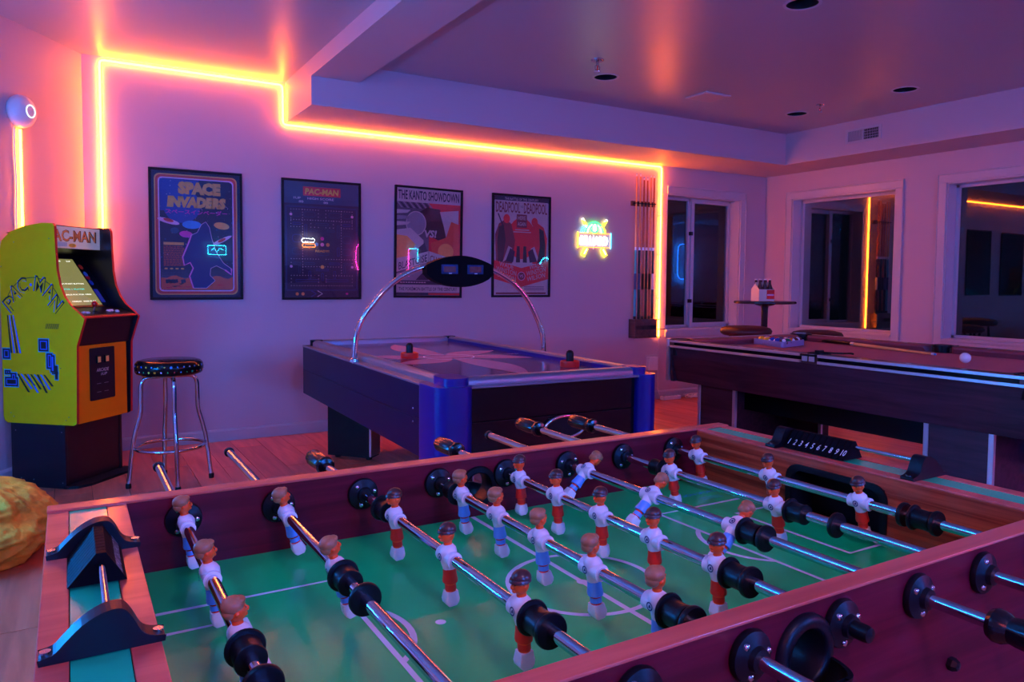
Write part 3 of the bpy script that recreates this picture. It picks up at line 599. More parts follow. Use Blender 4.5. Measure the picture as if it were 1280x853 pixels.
def art4(m, w, h, X):
    m.box((-w, -h, .004), (w, h, Z0), 'ink_grey', X)
    R2(m, -w, h-.045, w, h, 'navy', 1, X); R2(m, -.285, -.445, .285, .41, 'cream', 1.5, X)
    m.text('THE BATTLE OF THE CENTURY', .03, 'ink_cream', X @ Matrix.Translation((0, h-.034, 0)), Z0+DZ*2, w=.36, h=.022, bold=.01)
    m.text('DEADPOOL', .09, 'ink_maroon', X @ Matrix.Translation((-.145, .30, 0)), Z0+DZ*3, w=.255, h=.098, bold=.015); m.text('DEADPOOL', .09, 'ink_maroon', X @ Matrix.Translation((.150, .30, 0)), Z0+DZ*3, w=.255, h=.098, bold=.015)
    m.text('vs', .03, 'ink_dgrey', X @ Matrix.Translation((.0, .35, 0)), Z0+DZ*3, w=.03, h=.02)
    # plain red and black shapes facing each other
    m.flat(ell(0, .07, .15, .19, 26), Z0+DZ*3, 'ink_red', X)
    m.flat([(-.27, -.16), (-.28, .10), (-.24, .20), (-.17, .24), (-.11, .20), (-.07, .05), (-.10, -.16)], Z0+DZ*4, 'ink_maroon', X)
    m.flat([(.27, -.16), (.28, .08), (.24, .18), (.17, .22), (.11, .18), (.07, .03), (.12, -.16)], Z0+DZ*4, 'ink_red', X)
    m.flat([(-.26, .02), (-.24, .17), (-.19, .19), (-.17, .05), (-.2, -.16), (-.25, -.16)], Z0+DZ*5, 'ink_black', X); m.flat([(.26, .02), (.24, .15), (.19, .17), (.2, .0), (.17, -.16), (.25, -.16)], Z0+DZ*5, 'ink_black', X)
    m.flat(ell(-.16, .245, .035, .042, 14), Z0+DZ*5, 'ink_red', X); m.flat(ell(.14, .225, .035, .042, 14), Z0+DZ*5, 'ink_red', X)
    m.strip([(-.25, .29), (-.2, .18)], .012, Z0+DZ*5, 'ink_navy', X)
    for s_ in (-1, 1): m.flat([(s_*.02, .0), (s_*.05, .0), (s_*.06, -.15), (s_*.015, -.15)], Z0+DZ*5, 'ink_black', X); m.flat([(s_*.07, -.05), (s_*.12, -.02), (s_*.17, -.14), (s_*.09, -.15)], Z0+DZ*6, 'ink_navy', X); m.flat([(s_*.10, -.02), (s_*.14, .0), (s_*.20, -.15), (s_*.12, -.10)], Z0+DZ*4.6, 'ink_cream', X)
    R2(m, -.055, .17, .055, .29, 'maroon', 7, X)
    m.text('HERE', .03, 'ink_cream', X @ Matrix.Translation((0, .24, 0)), Z0+DZ*8, w=.085, h=.036, bold=.01); m.text('AGAIN', .03, 'ink_cream', X @ Matrix.Translation((0, .185, 0)), Z0+DZ*8, w=.09, h=.036, bold=.01)
    R2(m, -.09, .125, .10, .133, 'cream', 7, X); R2(m, -.07, .145, .08, .153, 'cream', 7, X)
    m.flat([(-w, -.30), (0, -.375), (0, -.20), (-w, -.13)], Z0+DZ*7, 'ink_red', X); m.flat([(0, -.375), (w, -.30), (w, -.13), (0, -.20)], Z0+DZ*7, 'ink_red', X)
    for s_, a in ((-1, -.22), (1, .22)):
        T = X @ Matrix.Translation((s_*.16, 0, 0)) @ Matrix(((1, 0, 0, 0), (a, 1, 0, 0), (0, 0, 1, 0), (0, 0, 0, 1)))
        for j, (tx, wd) in enumerate((('WADE', .15), ('WINSTON', .21), ('WILSON', .20))): m.text(tx, .05, 'ink_cream', T @ Matrix.Translation((0, -.20-j*.052, 0)), Z0+DZ*8, w=wd, h=.044)
    m.flat(ell(0, -.275, .038, .038, 18), Z0+DZ*8, 'ink_maroon', X); m.strip(ell(0, -.275, .038, .038, 18), .005, Z0+DZ*9, 'ink_pink', X, closed=True)
    m.text('VS', .03, 'ink_pink', X @ Matrix.Translation((0, -.288, 0)), Z0+DZ*10, w=.04, h=.027)
    for i in range(3): R2(m, .03, -.375-i*.014, .25, -.370-i*.014, 'dgrey', 8, X)
    R2(m, -.27, -.44, .27, -.425, 'maroon', 8, X)
PO = 'poster in a thin black frame'
poster(.817, 1.535, .634, .94, 'navy poster with orange title and red striped border, leftmost of four', art1)
poster(1.741, 1.531, .634, .94, 'dark blue maze poster with red title banner, second from left', art2)
poster(2.664, 1.541, .632, .94, 'grey and red showdown poster with slanted name banners, behind the score display', art3, R(.6))
poster(3.594, 1.541, .628, .936, 'red and grey fight poster in black frame, nearest the neon billiard sign', art4)

# ------------------------------------------------------------------ neon billiard sign
XS = frameX((0, 0, 0), (1, 0, 0), (0, 0, 1))
t = thing('neon_sign', 'glowing green, white and yellow neon BILLIARD sign on the wall', 'neon sign', (4.42, YB, 1.655))
m_ = MB(); m_.box((-.17, -.004, .0), (.17, .004, .014), 'white_plastic', XS); m_.box((-.004, -.12, .0), (.004, .12, .014), 'white_plastic', XS); m_.build('mounting_frame', t)
def nt(pts, mt, nm, r=.0045, closed=False, z=.018): q = MB(); q.tube([(x, y, z) for x, y in pts], r, mt, 7, closed, XS); q.build(nm, t, smooth=60)
nt([(-.19, .035), (.19, .035), (.19, -.10), (-.19, -.10)], 'neon_orange', 'outline_tube', .0035, True)
nt([(-.20, .045), (-.20, -.11)], 'neon_yellow', 'side_tube'); nt([(.20, .045), (.20, -.11)], 'neon_cyan', 'side_tube')
nt(arc(0, .04, .105, 0, 180, 20), 'neon_green', 'ball_tube', .006); nt(arc(0, .04, .083, 0, 180, 20), 'neon_white', 'ball_tube', .004)
nt(arc(0, .085, .042, 0, 350, 20), 'neon_green', 'ball_tube', .006)
nt(arc(-.075, .04, .06, 90, 180, 10), 'neon_cyan', 'ball_tube'); nt(arc(-.09, .04, .07, 100, 180, 10), 'neon_cyan', 'ball_tube'); nt(arc(.075, .04, .06, 0, 90, 10), 'neon_yellow', 'ball_tube')
nt(arc(.0, .100, .013, 0, 350, 10)[::-1]+[], 'neon_white', 'digit_tube', .004, True, .022); nt(arc(.0, .075, .015, 0, 350, 10), 'neon_white', 'digit_tube', .004, True, .022)
for s_ in (-1, 1):
    nt([(s_*.085, .10), (s_*.135, .17), (s_*.150, .16), (s_*.10, .09)], 'neon_yellow', 'cue_tube', .005, True); nt([(s_*.12, .15), (s_*.14, .175), (s_*.155, .165)], 'neon_white', 'cue_tube', .005)
    nt([(s_*.085, -.115), (s_*.125, -.19), (s_*.15, -.175), (s_*.11, -.11)], 'neon_yellow', 'cue_tube', .009, True); nt([(s_*.10, -.12), (s_*.13, -.165)], 'neon_white', 'cue_tube', .004, z=.03)
q = MB(); q.text('BILLIARD', .1, 'neon_white', XS @ Matrix.Translation((0, -.08, 0)), .02, w=.33, h=.09, bold=.02)
o = q.build('letter_tubes', t); sm = o.modifiers.new('s', 'SOLIDIFY'); sm.thickness = .004

# ------------------------------------------------------------------ cue rack and cues
t = thing('cue_rack', 'dark two piece wall rack holding the pool cues', 'cue rack', (5.03, YB-.003, 0))
m_ = MB(); m_.box((-.155, -.022, 1.985), (.155, 0, 2.035), 'pool_rail_wood'); m_.build('upper_bar', t, bevel=.003)
cl = MB(); cl.box((-.013, -.048, 2.0), (.013, -.022, 2.018), 'black_plastic'); cl.tube([(-.013, -.05, 2.009), (-.01, -.072, 2.009), (.01, -.072, 2.009), (.013, -.05, 2.009)], .005, 'black_plastic', 6); CM = cl.mesh('clip', 40)
CX = [-.125, -.075, -.028, .018, .063, .105]
for x in CX: share(CM, 'clip', t, (x, 0, 0))
m_ = MB(); m_.box((-.155, -.10, .655), (.135, 0, .685), 'pool_rail_wood'); m_.box((-.155, -.10, .815), (.135, 0, .845), 'pool_rail_wood'); m_.box((-.155, -.10, .685), (-.14, 0, .815), 'pool_rail_wood'); m_.box((.12, -.10, .685), (.135, 0, .815), 'pool_rail_wood'); m_.box((-.14, -.012, .685), (.12, 0, .815), 'pool_rail_wood'); m_.box((-.14, -.10, .685), (.12, -.088, .742), 'pool_rail_wood'); m_.box((-.14, -.10, .782), (.12, -.088, .815), 'pool_rail_wood')
m_.build('lower_box', t, bevel=.002)
m_ = MB(); m_.box((.135, -.09, .655), (.20, -.08, .662), 'black_plastic'); m_.box((.135, -.09, .835), (.18, -.08, .842), 'black_plastic'); m_.box((.12, -.095, .735), (.25, -.085, .742), 'black_plastic'); m_.build('bracket', t)
for i, x in enumerate((-.09, -.065, .0, .03, .06)):
    m_ = MB(); m_.box((-.011, -.011, 0), (.011, .011, .022), 'ink_sky' if i % 2 else 'white_plastic'); tag(m_.build('chalk', loc=(5.03+x, YB-.06, .686), bevel=.002), ('leftmost white chalk cube in the slot of the cue rack', 'blue chalk cube second from left in the cue rack slot', 'white chalk cube in the middle of the cue rack slot', 'blue chalk cube fourth from left in the cue rack slot', 'white chalk cube nearest the LED strip in the rack slot')[i], 'chalk', 'chalk cubes in the rack')
def cue(name, lb, bu, sh, mtx=None, loc=(0, 0, 0), L=1.46, group='pool cues in the wall rack'):
    t = thing(name, lb, 'pool cue', loc, group=group)
    if mtx is not None: t.matrix_world = mtx
    m_ = MB(); m_.lathe([(.012, 0), (.0145, .006), (.0145, .03)], 12, 'rubber'); m_.build('bumper', t, smooth=50)
    m_ = MB(); m_.lathe([(.0143, .03), (.0125, .40), (.0118, .52), (.0115, .70)], 12, bu[0]); m_.build('butt', t, smooth=50)
    m_ = MB(); m_.lathe([(.0135, .30), (.0133, .46)], 12, bu[1]); m_.lathe([(.0122, .695), (.0120, .725)], 12, 'silver_trim'); m_.build('wrap', t, smooth=50)
    m_ = MB(); m_.lathe([(.0113, .725), (.0095, 1.0), (.0066, L-.03)], 12, sh); m_.build('shaft', t, smooth=50)
    m_ = MB(); m_.lathe([(.0067, L-.03), (.0066, L-.01)], 10, 'white_plastic'); m_.lathe([(.0064, L-.01), (.0058, L-.002), (.002, L)], 10, 'ink_sky'); m_.build('tip', t, smooth=50)
    return t
wood('maple', (.75, .33, .10), (.90, .45, .16), (30, 30, 4), .25, .4); wood('cherry', (.30, .07, .03), (.45, .12, .05), (30, 30, 4), .25, .4)
CB = [('print_cyan', 'navy_print', 'maple', 'maple shafted pool cue with a teal butt, leftmost in the wall rack', 0), ('black_gloss', 'navy_print', 'maple', 'black butted pool cue second from left in the wall rack', 0), ('cherry', 'black_matte', 'cherry', 'reddish pool cue third from left in the wall rack', -.03),
      ('black_gloss', 'black_matte', 'cherry', 'pool cue fourth from left in the wall rack, short dark tip', -.03), ('cherry', 'black_matte', 'maple', 'pool cue fifth from left in the wall rack', 0), ('black_gloss', 'white_plastic', 'cherry', 'pool cue nearest the long LED strip in the wall rack', 0)]
for x, (a, b, c, lb, dl) in zip(CX, CB): cue('pool_cue', lb, (a, b), c, loc=(5.03+x, YB-.058, .846), L=1.46+dl)

# ------------------------------------------------------------------ arcade cabinet
# local frame: x = to the right along the front, y = depth toward the wall, z up
t = thing('arcade_cabinet', 'yellow and orange arcade cabinet with lit screen standing in the corner', 'arcade game', (-.033, 4.958, 0), R(48))
AW = .46; TH = .018
prof = [(.405, .385), (.385, .372), (-.06, .372), (-.08, .384), (-.090, .826), (-.145, .985), (-.120, 1.008), (-.055, 1.058), (-.015, 1.11), (.013, 1.175), (.030, 1.262), (.036, 1.378), (.040, 1.510), (.052, 1.527), (.121, 1.530), (.25, 1.510), (.334, 1.480), (.395, 1.43), (.412, 1.36), (.412, .41)]
for x0, nm in ((0, 'left'), (AW-TH, 'right')):
    XP = frameX((x0, 0, 0), (0, 1, 0), (0, 0, 1))  # prism x->depth, y->z, extrude -> +x
    m_ = MB(); m_.prism(prof, 0, TH, 'arcade_yellow' if nm == 'left' else 'arcade_black', XP, 'arcade_red'); m_.build('side_panel', t)
# print on the left side panel; u = -depth (to the viewer's right), v = z
XA = frameX((-.0012, 0, 0), (0, -1, 0), (0, 0, 1))
m_ = MB(); tx = 'PAC-MAN'; angs = [168, 141, 116, 95, 72, 43, 12]
for ch, a in zip(tx, angs):
    r_ = .150; cx = -.190+r_*math.cos(R(a)); cz = 1.03+r_*.98*math.sin(R(a))
    T = XA @ Matrix.Translation((cx, cz, 0)) @ Matrix.Rotation(R((a-90)*.55), 4, 'Z')
    if ch == '-': m_.flat(ell(0, 0, .009, .009, 12), .0005, 'print_blue', T); continue
    for mtn, dx, b_, z in (('print_blue', -.004, .045, .0002), ('print_black', 0, .035, .0005), ('arcade_yellow', 0, -.004, .0008)):
        m_.text(ch, .075, mtn, T @ Matrix.Translation((dx, -.036, 0)), z, bold=b_, h=.082 if b_ < 0 else .092, w=.060 if b_ < 0 else .070)
m_.strip(arc(-.190, 1.03, .188, 8, 172, 24), .004, .0004, 'print_black', XA)
for i in range(10): m_.flat([(-.105+i*.009, .955), (-.101+i*.009, .955), (-.110+i*.009, .925), (-.114+i*.009, .925)], .0005, 'print_black', XA)
for i in range(4): m_.flat([(-.37+i*.013, 1.0), (-.363+i*.013, 1.0), (-.34+i*.02, .78), (-.352+i*.02, .78)], .0004, 'print_blue' if i % 2 else 'print_black', XA)
def blk(x, y, w_, h_):
    for c, g, z in (('print_cyan', .010, .0003), ('print_black', .005, .0005), ('print_blue', -.004, .0007), ('print_black', -.010, .0009)): m_.flat([(x-g, y-g), (x+w_+g, y-g), (x+w_+g, y+h_+g), (x-g, y+h_+g)], z, c, XA)
for q in ((-.155, .80, .055, .06), (-.105, .70, .03, .08), (-.08, .68, .02, .09), (-.40, .75, .04, .05), (-.39, .59, .08, .045), (-.35, .62, .03, .04), (-.39, .66, .03, .015), (-.05, .64, .008, .07), (-.07, .67, .03, .006)): blk(*q)
for i in range(9): m_.flat([(-.31+i*.022, .66), (-.298+i*.022, .66), (-.225+i*.020, .555+(i % 3)*.02), (-.240+i*.020, .555+(i % 3)*.02)], .0010, 'print_blue' if i % 2 else 'print_black', XA)
m_.build('side_print', t)
sw = MB(); sw.sphere((0, 0, 0), .004, 'steel', 8, 4); SWM = sw.mesh('screw', 60)
for y, z in ((.31, 1.42), (.075, 1.44), (.40, 1.28), (.018, .70), (.36, .43), (.34, .41), (-.03, .42), (-.01, .40), (.33, .33), (.02, .33), (.30, .05), (.215, .045), (.02, .035)): share(SWM, 'screw', t, (-.001, y, z))
# shell between the panels
a, b = TH, AW-TH
m_ = MB(); m_.box((a, .385, .38), (b, .395, 1.42), 'arcade_black'); m_.add([(a, .12, 1.515), (b, .12, 1.515), (b, .36, 1.47), (a, .36, 1.47), (a, .12, 1.525), (b, .12, 1.525), (b, .385, 1.475), (a, .385, 1.475)], [(0,3,2,1),(4,5,6,7),(0,1,5,4),(2,3,7,6)], 'arcade_black'); m_.box((a, -.05, .376), (b, .39, .39), 'arcade_black')
m_.add([(a, .11, 1.39), (b, .11, 1.39), (b, .26, 1.355), (a, .26, 1.355)], [(0, 1, 2, 3)], 'arcade_black'); m_.build('shell', t)
XM = frameX((0, .118, 0), (1, 0, 0), (0, 0, 1))
mat('marquee', (.62, .64, .55), .15, noise=.03, emit=(.9, .95, .7), estr=.10, coat=.5)
m_ = MB(); m_.box((a, 1.392, -.008), (b, 1.520, 0), 'marquee', XM)
m_.text('PAC-MAN', .09, 'print_black', XM @ Matrix.Translation((.225, 1.432, 0)), .0004, w=.375, h=.070, bold=.035); m_.text('PAC-MAN', .09, 'ink_orange', XM @ Matrix.Translation((.222, 1.435, 0)), .0008, w=.365, h=.064, bold=.02)
for i in range(5): m_.flat([(a+.01, 1.404+i*.005), (.18, 1.404+i*.005), (.18, 1.406+i*.005), (a+.01, 1.406+i*.005)], .0004, 'ink_sky', XM)
m_.flat(ell(.22, 1.411, .03, .012), .0006, 'ink_yellow', XM); m_.build('marquee', t)
# screen and bezel on one slanted plane
p0 = Vector((0, .03, 1.045)); p1 = Vector((0, .262, 1.355)); vd = (p1-p0); Hs = vd.length; XSn = frameX(p0, (1, 0, 0), vd)
m_ = MB(); m_.box((a, 0, -.012), (b, Hs, 0), 'arcade_black', XSn)
m_.flat(rrect(.365, .03, .40, .13, .004), .0006, 'print_blue', XSn)
for i in range(9): m_.flat([(.37, .04+i*.009), (.395, .04+i*.009), (.395, .043+i*.009), (.37, .043+i*.009)], .0009, 'ink_grey', XSn)
for y, c in ((.30, 'ink_rust'), (.245, 'ink_sky'), (.22, 'ink_red'), (.18, 'print_blue')): m_.flat(ell(.385, y, .017, .02, 12), .0007, c, XSn)
m_.build('bezel', t)
mat('screen_lit', (.03, .03, .02), .08, noise=.02, emit=(.32, .30, .10), estr=.75, coat=.5)
emis('screen_text', (.95, .95, .8), 1.3); emis('screen_cyan', (.1, .9, .8), 1.0)
m_ = MB(); m_.box((.055, .012, .0), (.355, Hs-.03, .002), 'screen_lit', XSn)
for y, tx, x, wd, c in ((.335, '1UP', .10, .04, 'screen_text'), (.335, 'HIGH SCORE', .20, .10, 'screen_text'), (.335, '2UP', .31, .035, 'screen_text'), (.322, '00', .11, .03, 'screen_cyan'), (.165, 'PUSH START BUTTON', .215, .20, 'screen_text'), (.125, 'FOR 1 PLAYER', .215, .16, 'screen_cyan'), (.085, 'BONUS PUC FOR 10000', .21, .22, 'screen_text'), (.035, 'CREDIT  FREE PLAY', .23, .19, 'screen_text')):
    m_.text(tx, .01, c, XSn @ Matrix.Translation((x, y, 0)), .0024, w=wd, h=.009, bold=.03)
m_.flat(ell(.325, .015, .007, .007, 10), .0024, 'ink_yellow', XSn); m_.build('screen', t)
# control deck
m_ = MB(); dk = [(-.128, .985), (-.118, 1.003), (-.06, 1.02), (.04, 1.045), (.04, .99)]
m_.prism(dk, a, b, 'arcade_black', frameX((0, 0, 0), (0, 1, 0), (0, 0, 1))); m_.build('control_deck', t)
m_ = MB(); m_.cyl((a, -.128, .992), (b, -.128, .992), .007, 'arcade_red', 8); m_.build('deck_trim', t)
j = MB(); j.cyl((.19, -.045, 1.02), (.19, -.05, 1.055), .005, 'chrome', 10); j.lathe([(.017, 0), (.018, .003), (.001, .004)], 14, 'black_plastic', Matrix.Translation((.19, -.045, 1.021))); o = j.build('joystick', t, smooth=40)
j = MB(); j.sphere((.19, -.05, 1.066), .0165, 'arcade_red', 16, 10); j.build('ball_knob', o, smooth=60)
bt = MB(); bt.lathe([(.014, 0), (.014, .007), (.010, .008), (.010, .012), (.001, .0125)], 16, 'white_plastic'); BTM = bt.mesh('button', 40)
for x, y in ((.075, -.075), (.10, -.08), (.29, -.06), (.32, -.055), (.345, -.075)): share(BTM, 'button', t, (x, y, 1.016+(y+.06)*.2))
# front
m_ = MB(); m_.add([(a, -.118, .985), (b, -.118, .985), (b, -.078, .828), (a, -.078, .828), (a, -.10, .985), (b, -.10, .985), (b, -.06, .828), (a, -.06, .828)], [(0,3,2,1),(4,5,6,7),(0,1,5,4),(1,2,6,5),(2,3,7,6),(3,0,4,7)], 'arcade_black'); m_.build('deck_front', t)
m_ = MB(); m_.box((a, -.078, .378), (.415, -.062, .826), 'arcade_orange'); fp = m_.build('front_panel', t, bevel=.001)
m_ = MB(); m_.box((.415, -.070, .378), (b, -.055, .826), 'arcade_black'); m_.build('front_edge', t)
m_ = MB(); XF = frameX((.207, -.0785, .652), (1, 0, 0), (0, 0, 1)); m_.prism(rrect(-.10, -.155, .10, .155, .008), 0, .004, 'arcade_black', XF); cd = m_.build('coin_door', t)
cr = MB(); cr.box((-.016, -.022, .004), (.016, .022, .012), 'black_plastic', XF); cr.box((-.012, -.017, .012), (.012, .017, .0135), 'ink_orange', XF); CRM = cr.mesh('coin_return')
share(CRM, 'coin_return', cd, (-.035, 0, .085)); share(CRM, 'coin_return', cd, (.03, 0, .085))
m_ = MB(); m_.text('ARCADE', .03, 'ink_cream', XF @ Matrix.Translation((0, .012, 0)), .0046, w=.10, h=.020, bold=.01, shear=.2); m_.text('1UP', .03, 'ink_cream', XF @ Matrix.Translation((.01, -.012, 0)), .0046, w=.05, h=.016, bold=.01, shear=.2)
for i in range(4): m_.flat([(-.05+(i % 2)*.06, -.06-(i//2)*.05), (-.015+(i % 2)*.06, -.06-(i//2)*.05), (-.015+(i % 2)*.06, -.057-(i//2)*.05), (-.05+(i % 2)*.06, -.057-(i//2)*.05)], .0046, 'ink_grey', XF)
m_.build('door_print', cd)
# riser
m_ = MB(); m_.box((0, 0, 0), (TH, .365, .372), 'arcade_black'); m_.build('riser_side', t, bevel=.002)
m_ = MB(); m_.box((AW-TH, 0, 0), (AW, .365, .372), 'arcade_black'); m_.build('riser_side', t, bevel=.002)
m_ = MB(); m_.box((TH, .006, .02), (AW-TH, .022, .372), 'arcade_black'); m_.build('riser_front', t)
m_ = MB(); m_.prism([(0, -.0), (.03, -.055), (.10, -.085), (.44, -.085), (.50, -.04), (.50, .02), (0, .02)], 0, .016, 'black_matte'); m_.build('floor_shadow_plate', t, bevel=.003)  # black plate drawn for the dark reflection and shadow before the riser

# ------------------------------------------------------------------ bar stool by the cabinet
t = thing('bar_stool', 'chrome bar stool with round black patterned seat beside the arcade cabinet', 'stool', (.505, 4.82, 0), R(2))
m_ = MB(); m_.lathe([(.0001, .655), (.155, .655), (.178, .662), (.186, .675), (.188, .70), (.184, .722), (.172, .735), (.15, .742), (.0001, .748)], 48, 'black_gloss', cap=False); seat = m_.build('seat', t, smooth=45)
m_ = MB(); rnd = random.Random(4)
for row, z in enumerate((.712, .682)):
    for i in range(34):
        a_ = 2*PI*(i+.5*row)/34; c = rnd.choice(('ink_yellow', 'ink_sky', 'ink_red', 'ink_sky', 'arcade_orange', 'field_green', 'print_blue', 'ink_pink', 'strip_green')); s_ = rnd.uniform(.004, .0075)
        X = Matrix.Translation((.1885*math.cos(a_), .1885*math.sin(a_), z)) @ Matrix.Rotation(a_, 4, 'Z') @ Matrix.Rotation(R(90), 4, 'Y') @ Matrix.Rotation(rnd.uniform(0, 3), 4, 'Z')
        m_.flat(ell(0, 0, s_, s_*rnd.uniform(.5, 1), rnd.choice((4, 6, 8))), .0012, c, X)
m_.build('seat_band_print', seat)
m_ = MB(); m_.lathe([(.15, .648), (.155, .655)], 32, 'chrome'); m_.build('seat_ring', t, smooth=40)
lg = MB()
lp = [(.05, 0, .642), (.105, 0, .642), (.132, 0, .635), (.148, 0, .615), (.153, 0, .59), (.155, 0, .45), (.160, 0, .42), (.182, 0, .34), (.196, 0, .28), (.20, 0, .25), (.228, 0, .012)]
lg.tube(lp, .0125, 'chrome', 12); LGM = lg.mesh('leg', 60)
ft = MB(); ft.lathe([(.015, 0), (.016, .02), (.0135, .03)], 14, 'rubber', Matrix.Translation((.228, 0, 0))); FTM = ft.mesh('rubber_foot', 40)
for a_ in (90, 180, 270, 0): l = share(LGM, 'leg', t, rot=(0, 0, R(a_+1))); share(FTM, 'rubber_foot', l)
m_ = MB(); m_.tube([(.188*math.cos(2*PI*i/40), .188*math.sin(2*PI*i/40), .225) for i in range(40)], .010, 'chrome', 10, True); m_.build('foot_ring', t, smooth=60)

# ------------------------------------------------------------------ air hockey table
AX, AY, AL, AWd = 1.33, 2.85, 2.33, 1.16
t = thing('air_hockey_table', 'dark blue air hockey table with chrome overhead arch by the posters', 'air hockey table', (AX, AY, 0), R(-1.5))
def part(nm, *boxes, bev=.003, sm=None, par=None, lab=None):
    m_ = MB()
    for b_ in boxes: m_.box(b_[0], b_[1], b_[2])
    return m_.build(nm, par or t, bevel=bev, smooth=sm, label=lab)
part('side_apron', ((0, .02, .60), (.022, AL, .755), 'hockey_side')); part('side_apron', ((.001, .02, .43), (.022, AL, .598), 'hockey_side'))
part('side_apron', ((AWd-.022, .02, .43), (AWd, AL, .755), 'hockey_side'))
part('end_apron', ((.08, .03, .60), (AWd-.06, .05, .755), 'black_gloss')); part('end_apron', ((.08, .031, .43), (AWd-.06, .05, .598), 'black_gloss'))
part('end_apron', ((0, AL-.022, .43), (AWd, AL, .755), 'hockey_side'))
part('underside', ((.03, .06, .44), (AWd-.03, AL-.03, .455), 'black_matte'))
part('ledge', ((-.002, .02, .752), (.10, AL+.002, .764), 'hockey_rail'), ((AWd-.10, .02, .752), (AWd+.002, AL+.002, .764), 'hockey_rail'), ((0, AL-.09, .752), (AWd, AL+.002, .764), 'hockey_rail'), ((.0, .0, .752), (AWd, .09, .764), 'hockey_rail'))
m_ = MB(); z = .766; m_.box((.09, .07, .745), (AWd-.09, AL-.08, z), 'hockey_top')
cx, cy = AWd/2, AL/2
def leaf(a0, L, wd):
    pts = []
    for i in range(13): s_ = i/12; pts.append((L*s_, wd*math.sin(PI*s_)**.8))
    for i in range(12, -1, -1): s_ = i/12; pts.append((L*s_, -wd*.35*math.sin(PI*s_)))
    c, s2 = math.cos(R(a0)), math.sin(R(a0)); return [(cx+x*c-y*s2, cy+x*s2+y*c) for x, y in pts]
for k in range(6):
    m_.flat(leaf(60*k+30, .50 if k % 3 != 1 else .92, .15), z+.0006, 'hockey_star')
m_.strip(ell(cx, cy, .15, .15, 40), .006, z+.0012, 'line_white', closed=True)
m_.strip([(.1, cy), (AWd-.1, cy)], .005, z+.0011, 'line_white')
m_.build('playing_surface', t)
# rounded metal rails
def rail(p0, p1, inner):
    m_ = MB(); p0 = Vector(p0); p1 = Vector(p1); d = (p1-p0); n_ = Vector((inner[0], inner[1], 0)); X = frameX(p0, n_, (0, 0, 1))
    pr = [(0, .0), (.0, .020), (.006, .031), (.018, .037), (.040, .038), (.052, .033), (.056, .020), (.056, 0)]
    k = len(pr); vs = [tuple(p0+n_*a_+Vector((0, 0, b_))) for a_, b_ in pr]+[tuple(p1+n_*a_+Vector((0, 0, b_))) for a_, b_ in pr]
    m_.add(vs, [(i, (i+1) % k, (i+1) % k+k, i+k) for i in range(k)]+[tuple(range(k)), tuple(range(2*k-1, k-1, -1))], 'hockey_rail'); m_.build('rail', t, smooth=50)
    m2 = MB(); q = n_*.0565
    m2.box((0, 0, 0), (d.length, .004, .022), 'hockey_blue', frameX(p0+q+Vector((0, 0, .001)), d, Vector((0, 0, 1)).cross(d)*(1 if Vector((0, 0, 1)).cross(d).dot(n_) > 0 else -1)))
    m2.build('rail_insert', t)
zr = .764
rail((.045, .10, zr), (.045, AL-.05, zr), (1, 0)); rail((AWd-.045, .10, zr), (AWd-.045, AL-.05, zr), (-1, 0)); rail((.12, .015, zr), (AWd-.05, .015, zr), (0, 1)); rail((.08, AL-.04, zr), (AWd-.08, AL-.04, zr), (0, -1))
def column(x0, x1, y0, y1, lab=None):
    m_ = MB(); m_.prism(rrect(x0, y0, x1, y1, .055, 7), .42, .768, 'hockey_blue'); m_.build('corner_post', t, bevel=.006, smooth=40)
column(-.012, .165, -.035, .22); column(AWd-.09, AWd+.02, -.03, .20)
m_ = MB(); m_.prism(rrect(.035, -.015, .155, .16, .045, 6), .765, .803, 'hockey_blue'); m_.build('corner_cap', t, bevel=.008, smooth=40); m_ = MB(); m_.prism(rrect(AWd-.115, .0, AWd-.03, .12, .03, 6), .765, .803, 'hockey_blue'); m_.build('corner_cap', t, bevel=.008, smooth=40)
m_ = MB(); m_.prism(rrect(.035, AL-.10, .12, AL-.03, .03, 6), .764, .803, 'black_plastic'); m_.build('corner_cap', t, bevel=.006, smooth=40); m_ = MB(); m_.prism(rrect(AWd-.12, AL-.10, AWd-.035, AL-.03, .03, 6), .764, .803, 'black_plastic'); m_.build('corner_cap', t, bevel=.006, smooth=40)
# corner legs, turned 45 degrees
def hleg(x, y, s_):
    m_ = MB(); m_.box((-.165, 0, .02), (.165, .12, .44), 'black_matte'); m_.box((.155, -.004, .03), (.172, .124, .44), 'silver_trim'); o = m_.build('leg', t, loc=(x, y, 0), rot=(0, 0, R(s_)), bevel=.004)
    f = MB(); f.lathe([(.02, 0), (.022, .01), (.01, .012), (.01, .024)], 12, 'rubber', Matrix.Translation((-.12, .06, 0))); f.lathe([(.02, 0), (.022, .01), (.01, .012), (.01, .024)], 12, 'rubber', Matrix.Translation((.12, .06, 0))); f.build('foot', o, smooth=40)
hleg(.232, 2.03, -49+1.5); hleg(AWd-.26, 2.03, 49); hleg(.26, .28, 49); hleg(AWd-.26, .28, -49)
# chrome ring of the goal return
m_ = MB(); m_.tube([(.66+.11*math.cos(R(a_)), .022, .54+.052*math.sin(R(a_))) for a_ in range(0, 360, 12)], .009, 'chrome', 10, True); m_.box((.57, .026, .50), (.75, .032, .585), 'black_matte'); m_.build('goal_ring', t, smooth=60)
for z_ in (.58, .64): share(SWM, 'bolt', t, (-.002, .27, z_), scale=(1.4, 1.4, 1.4))
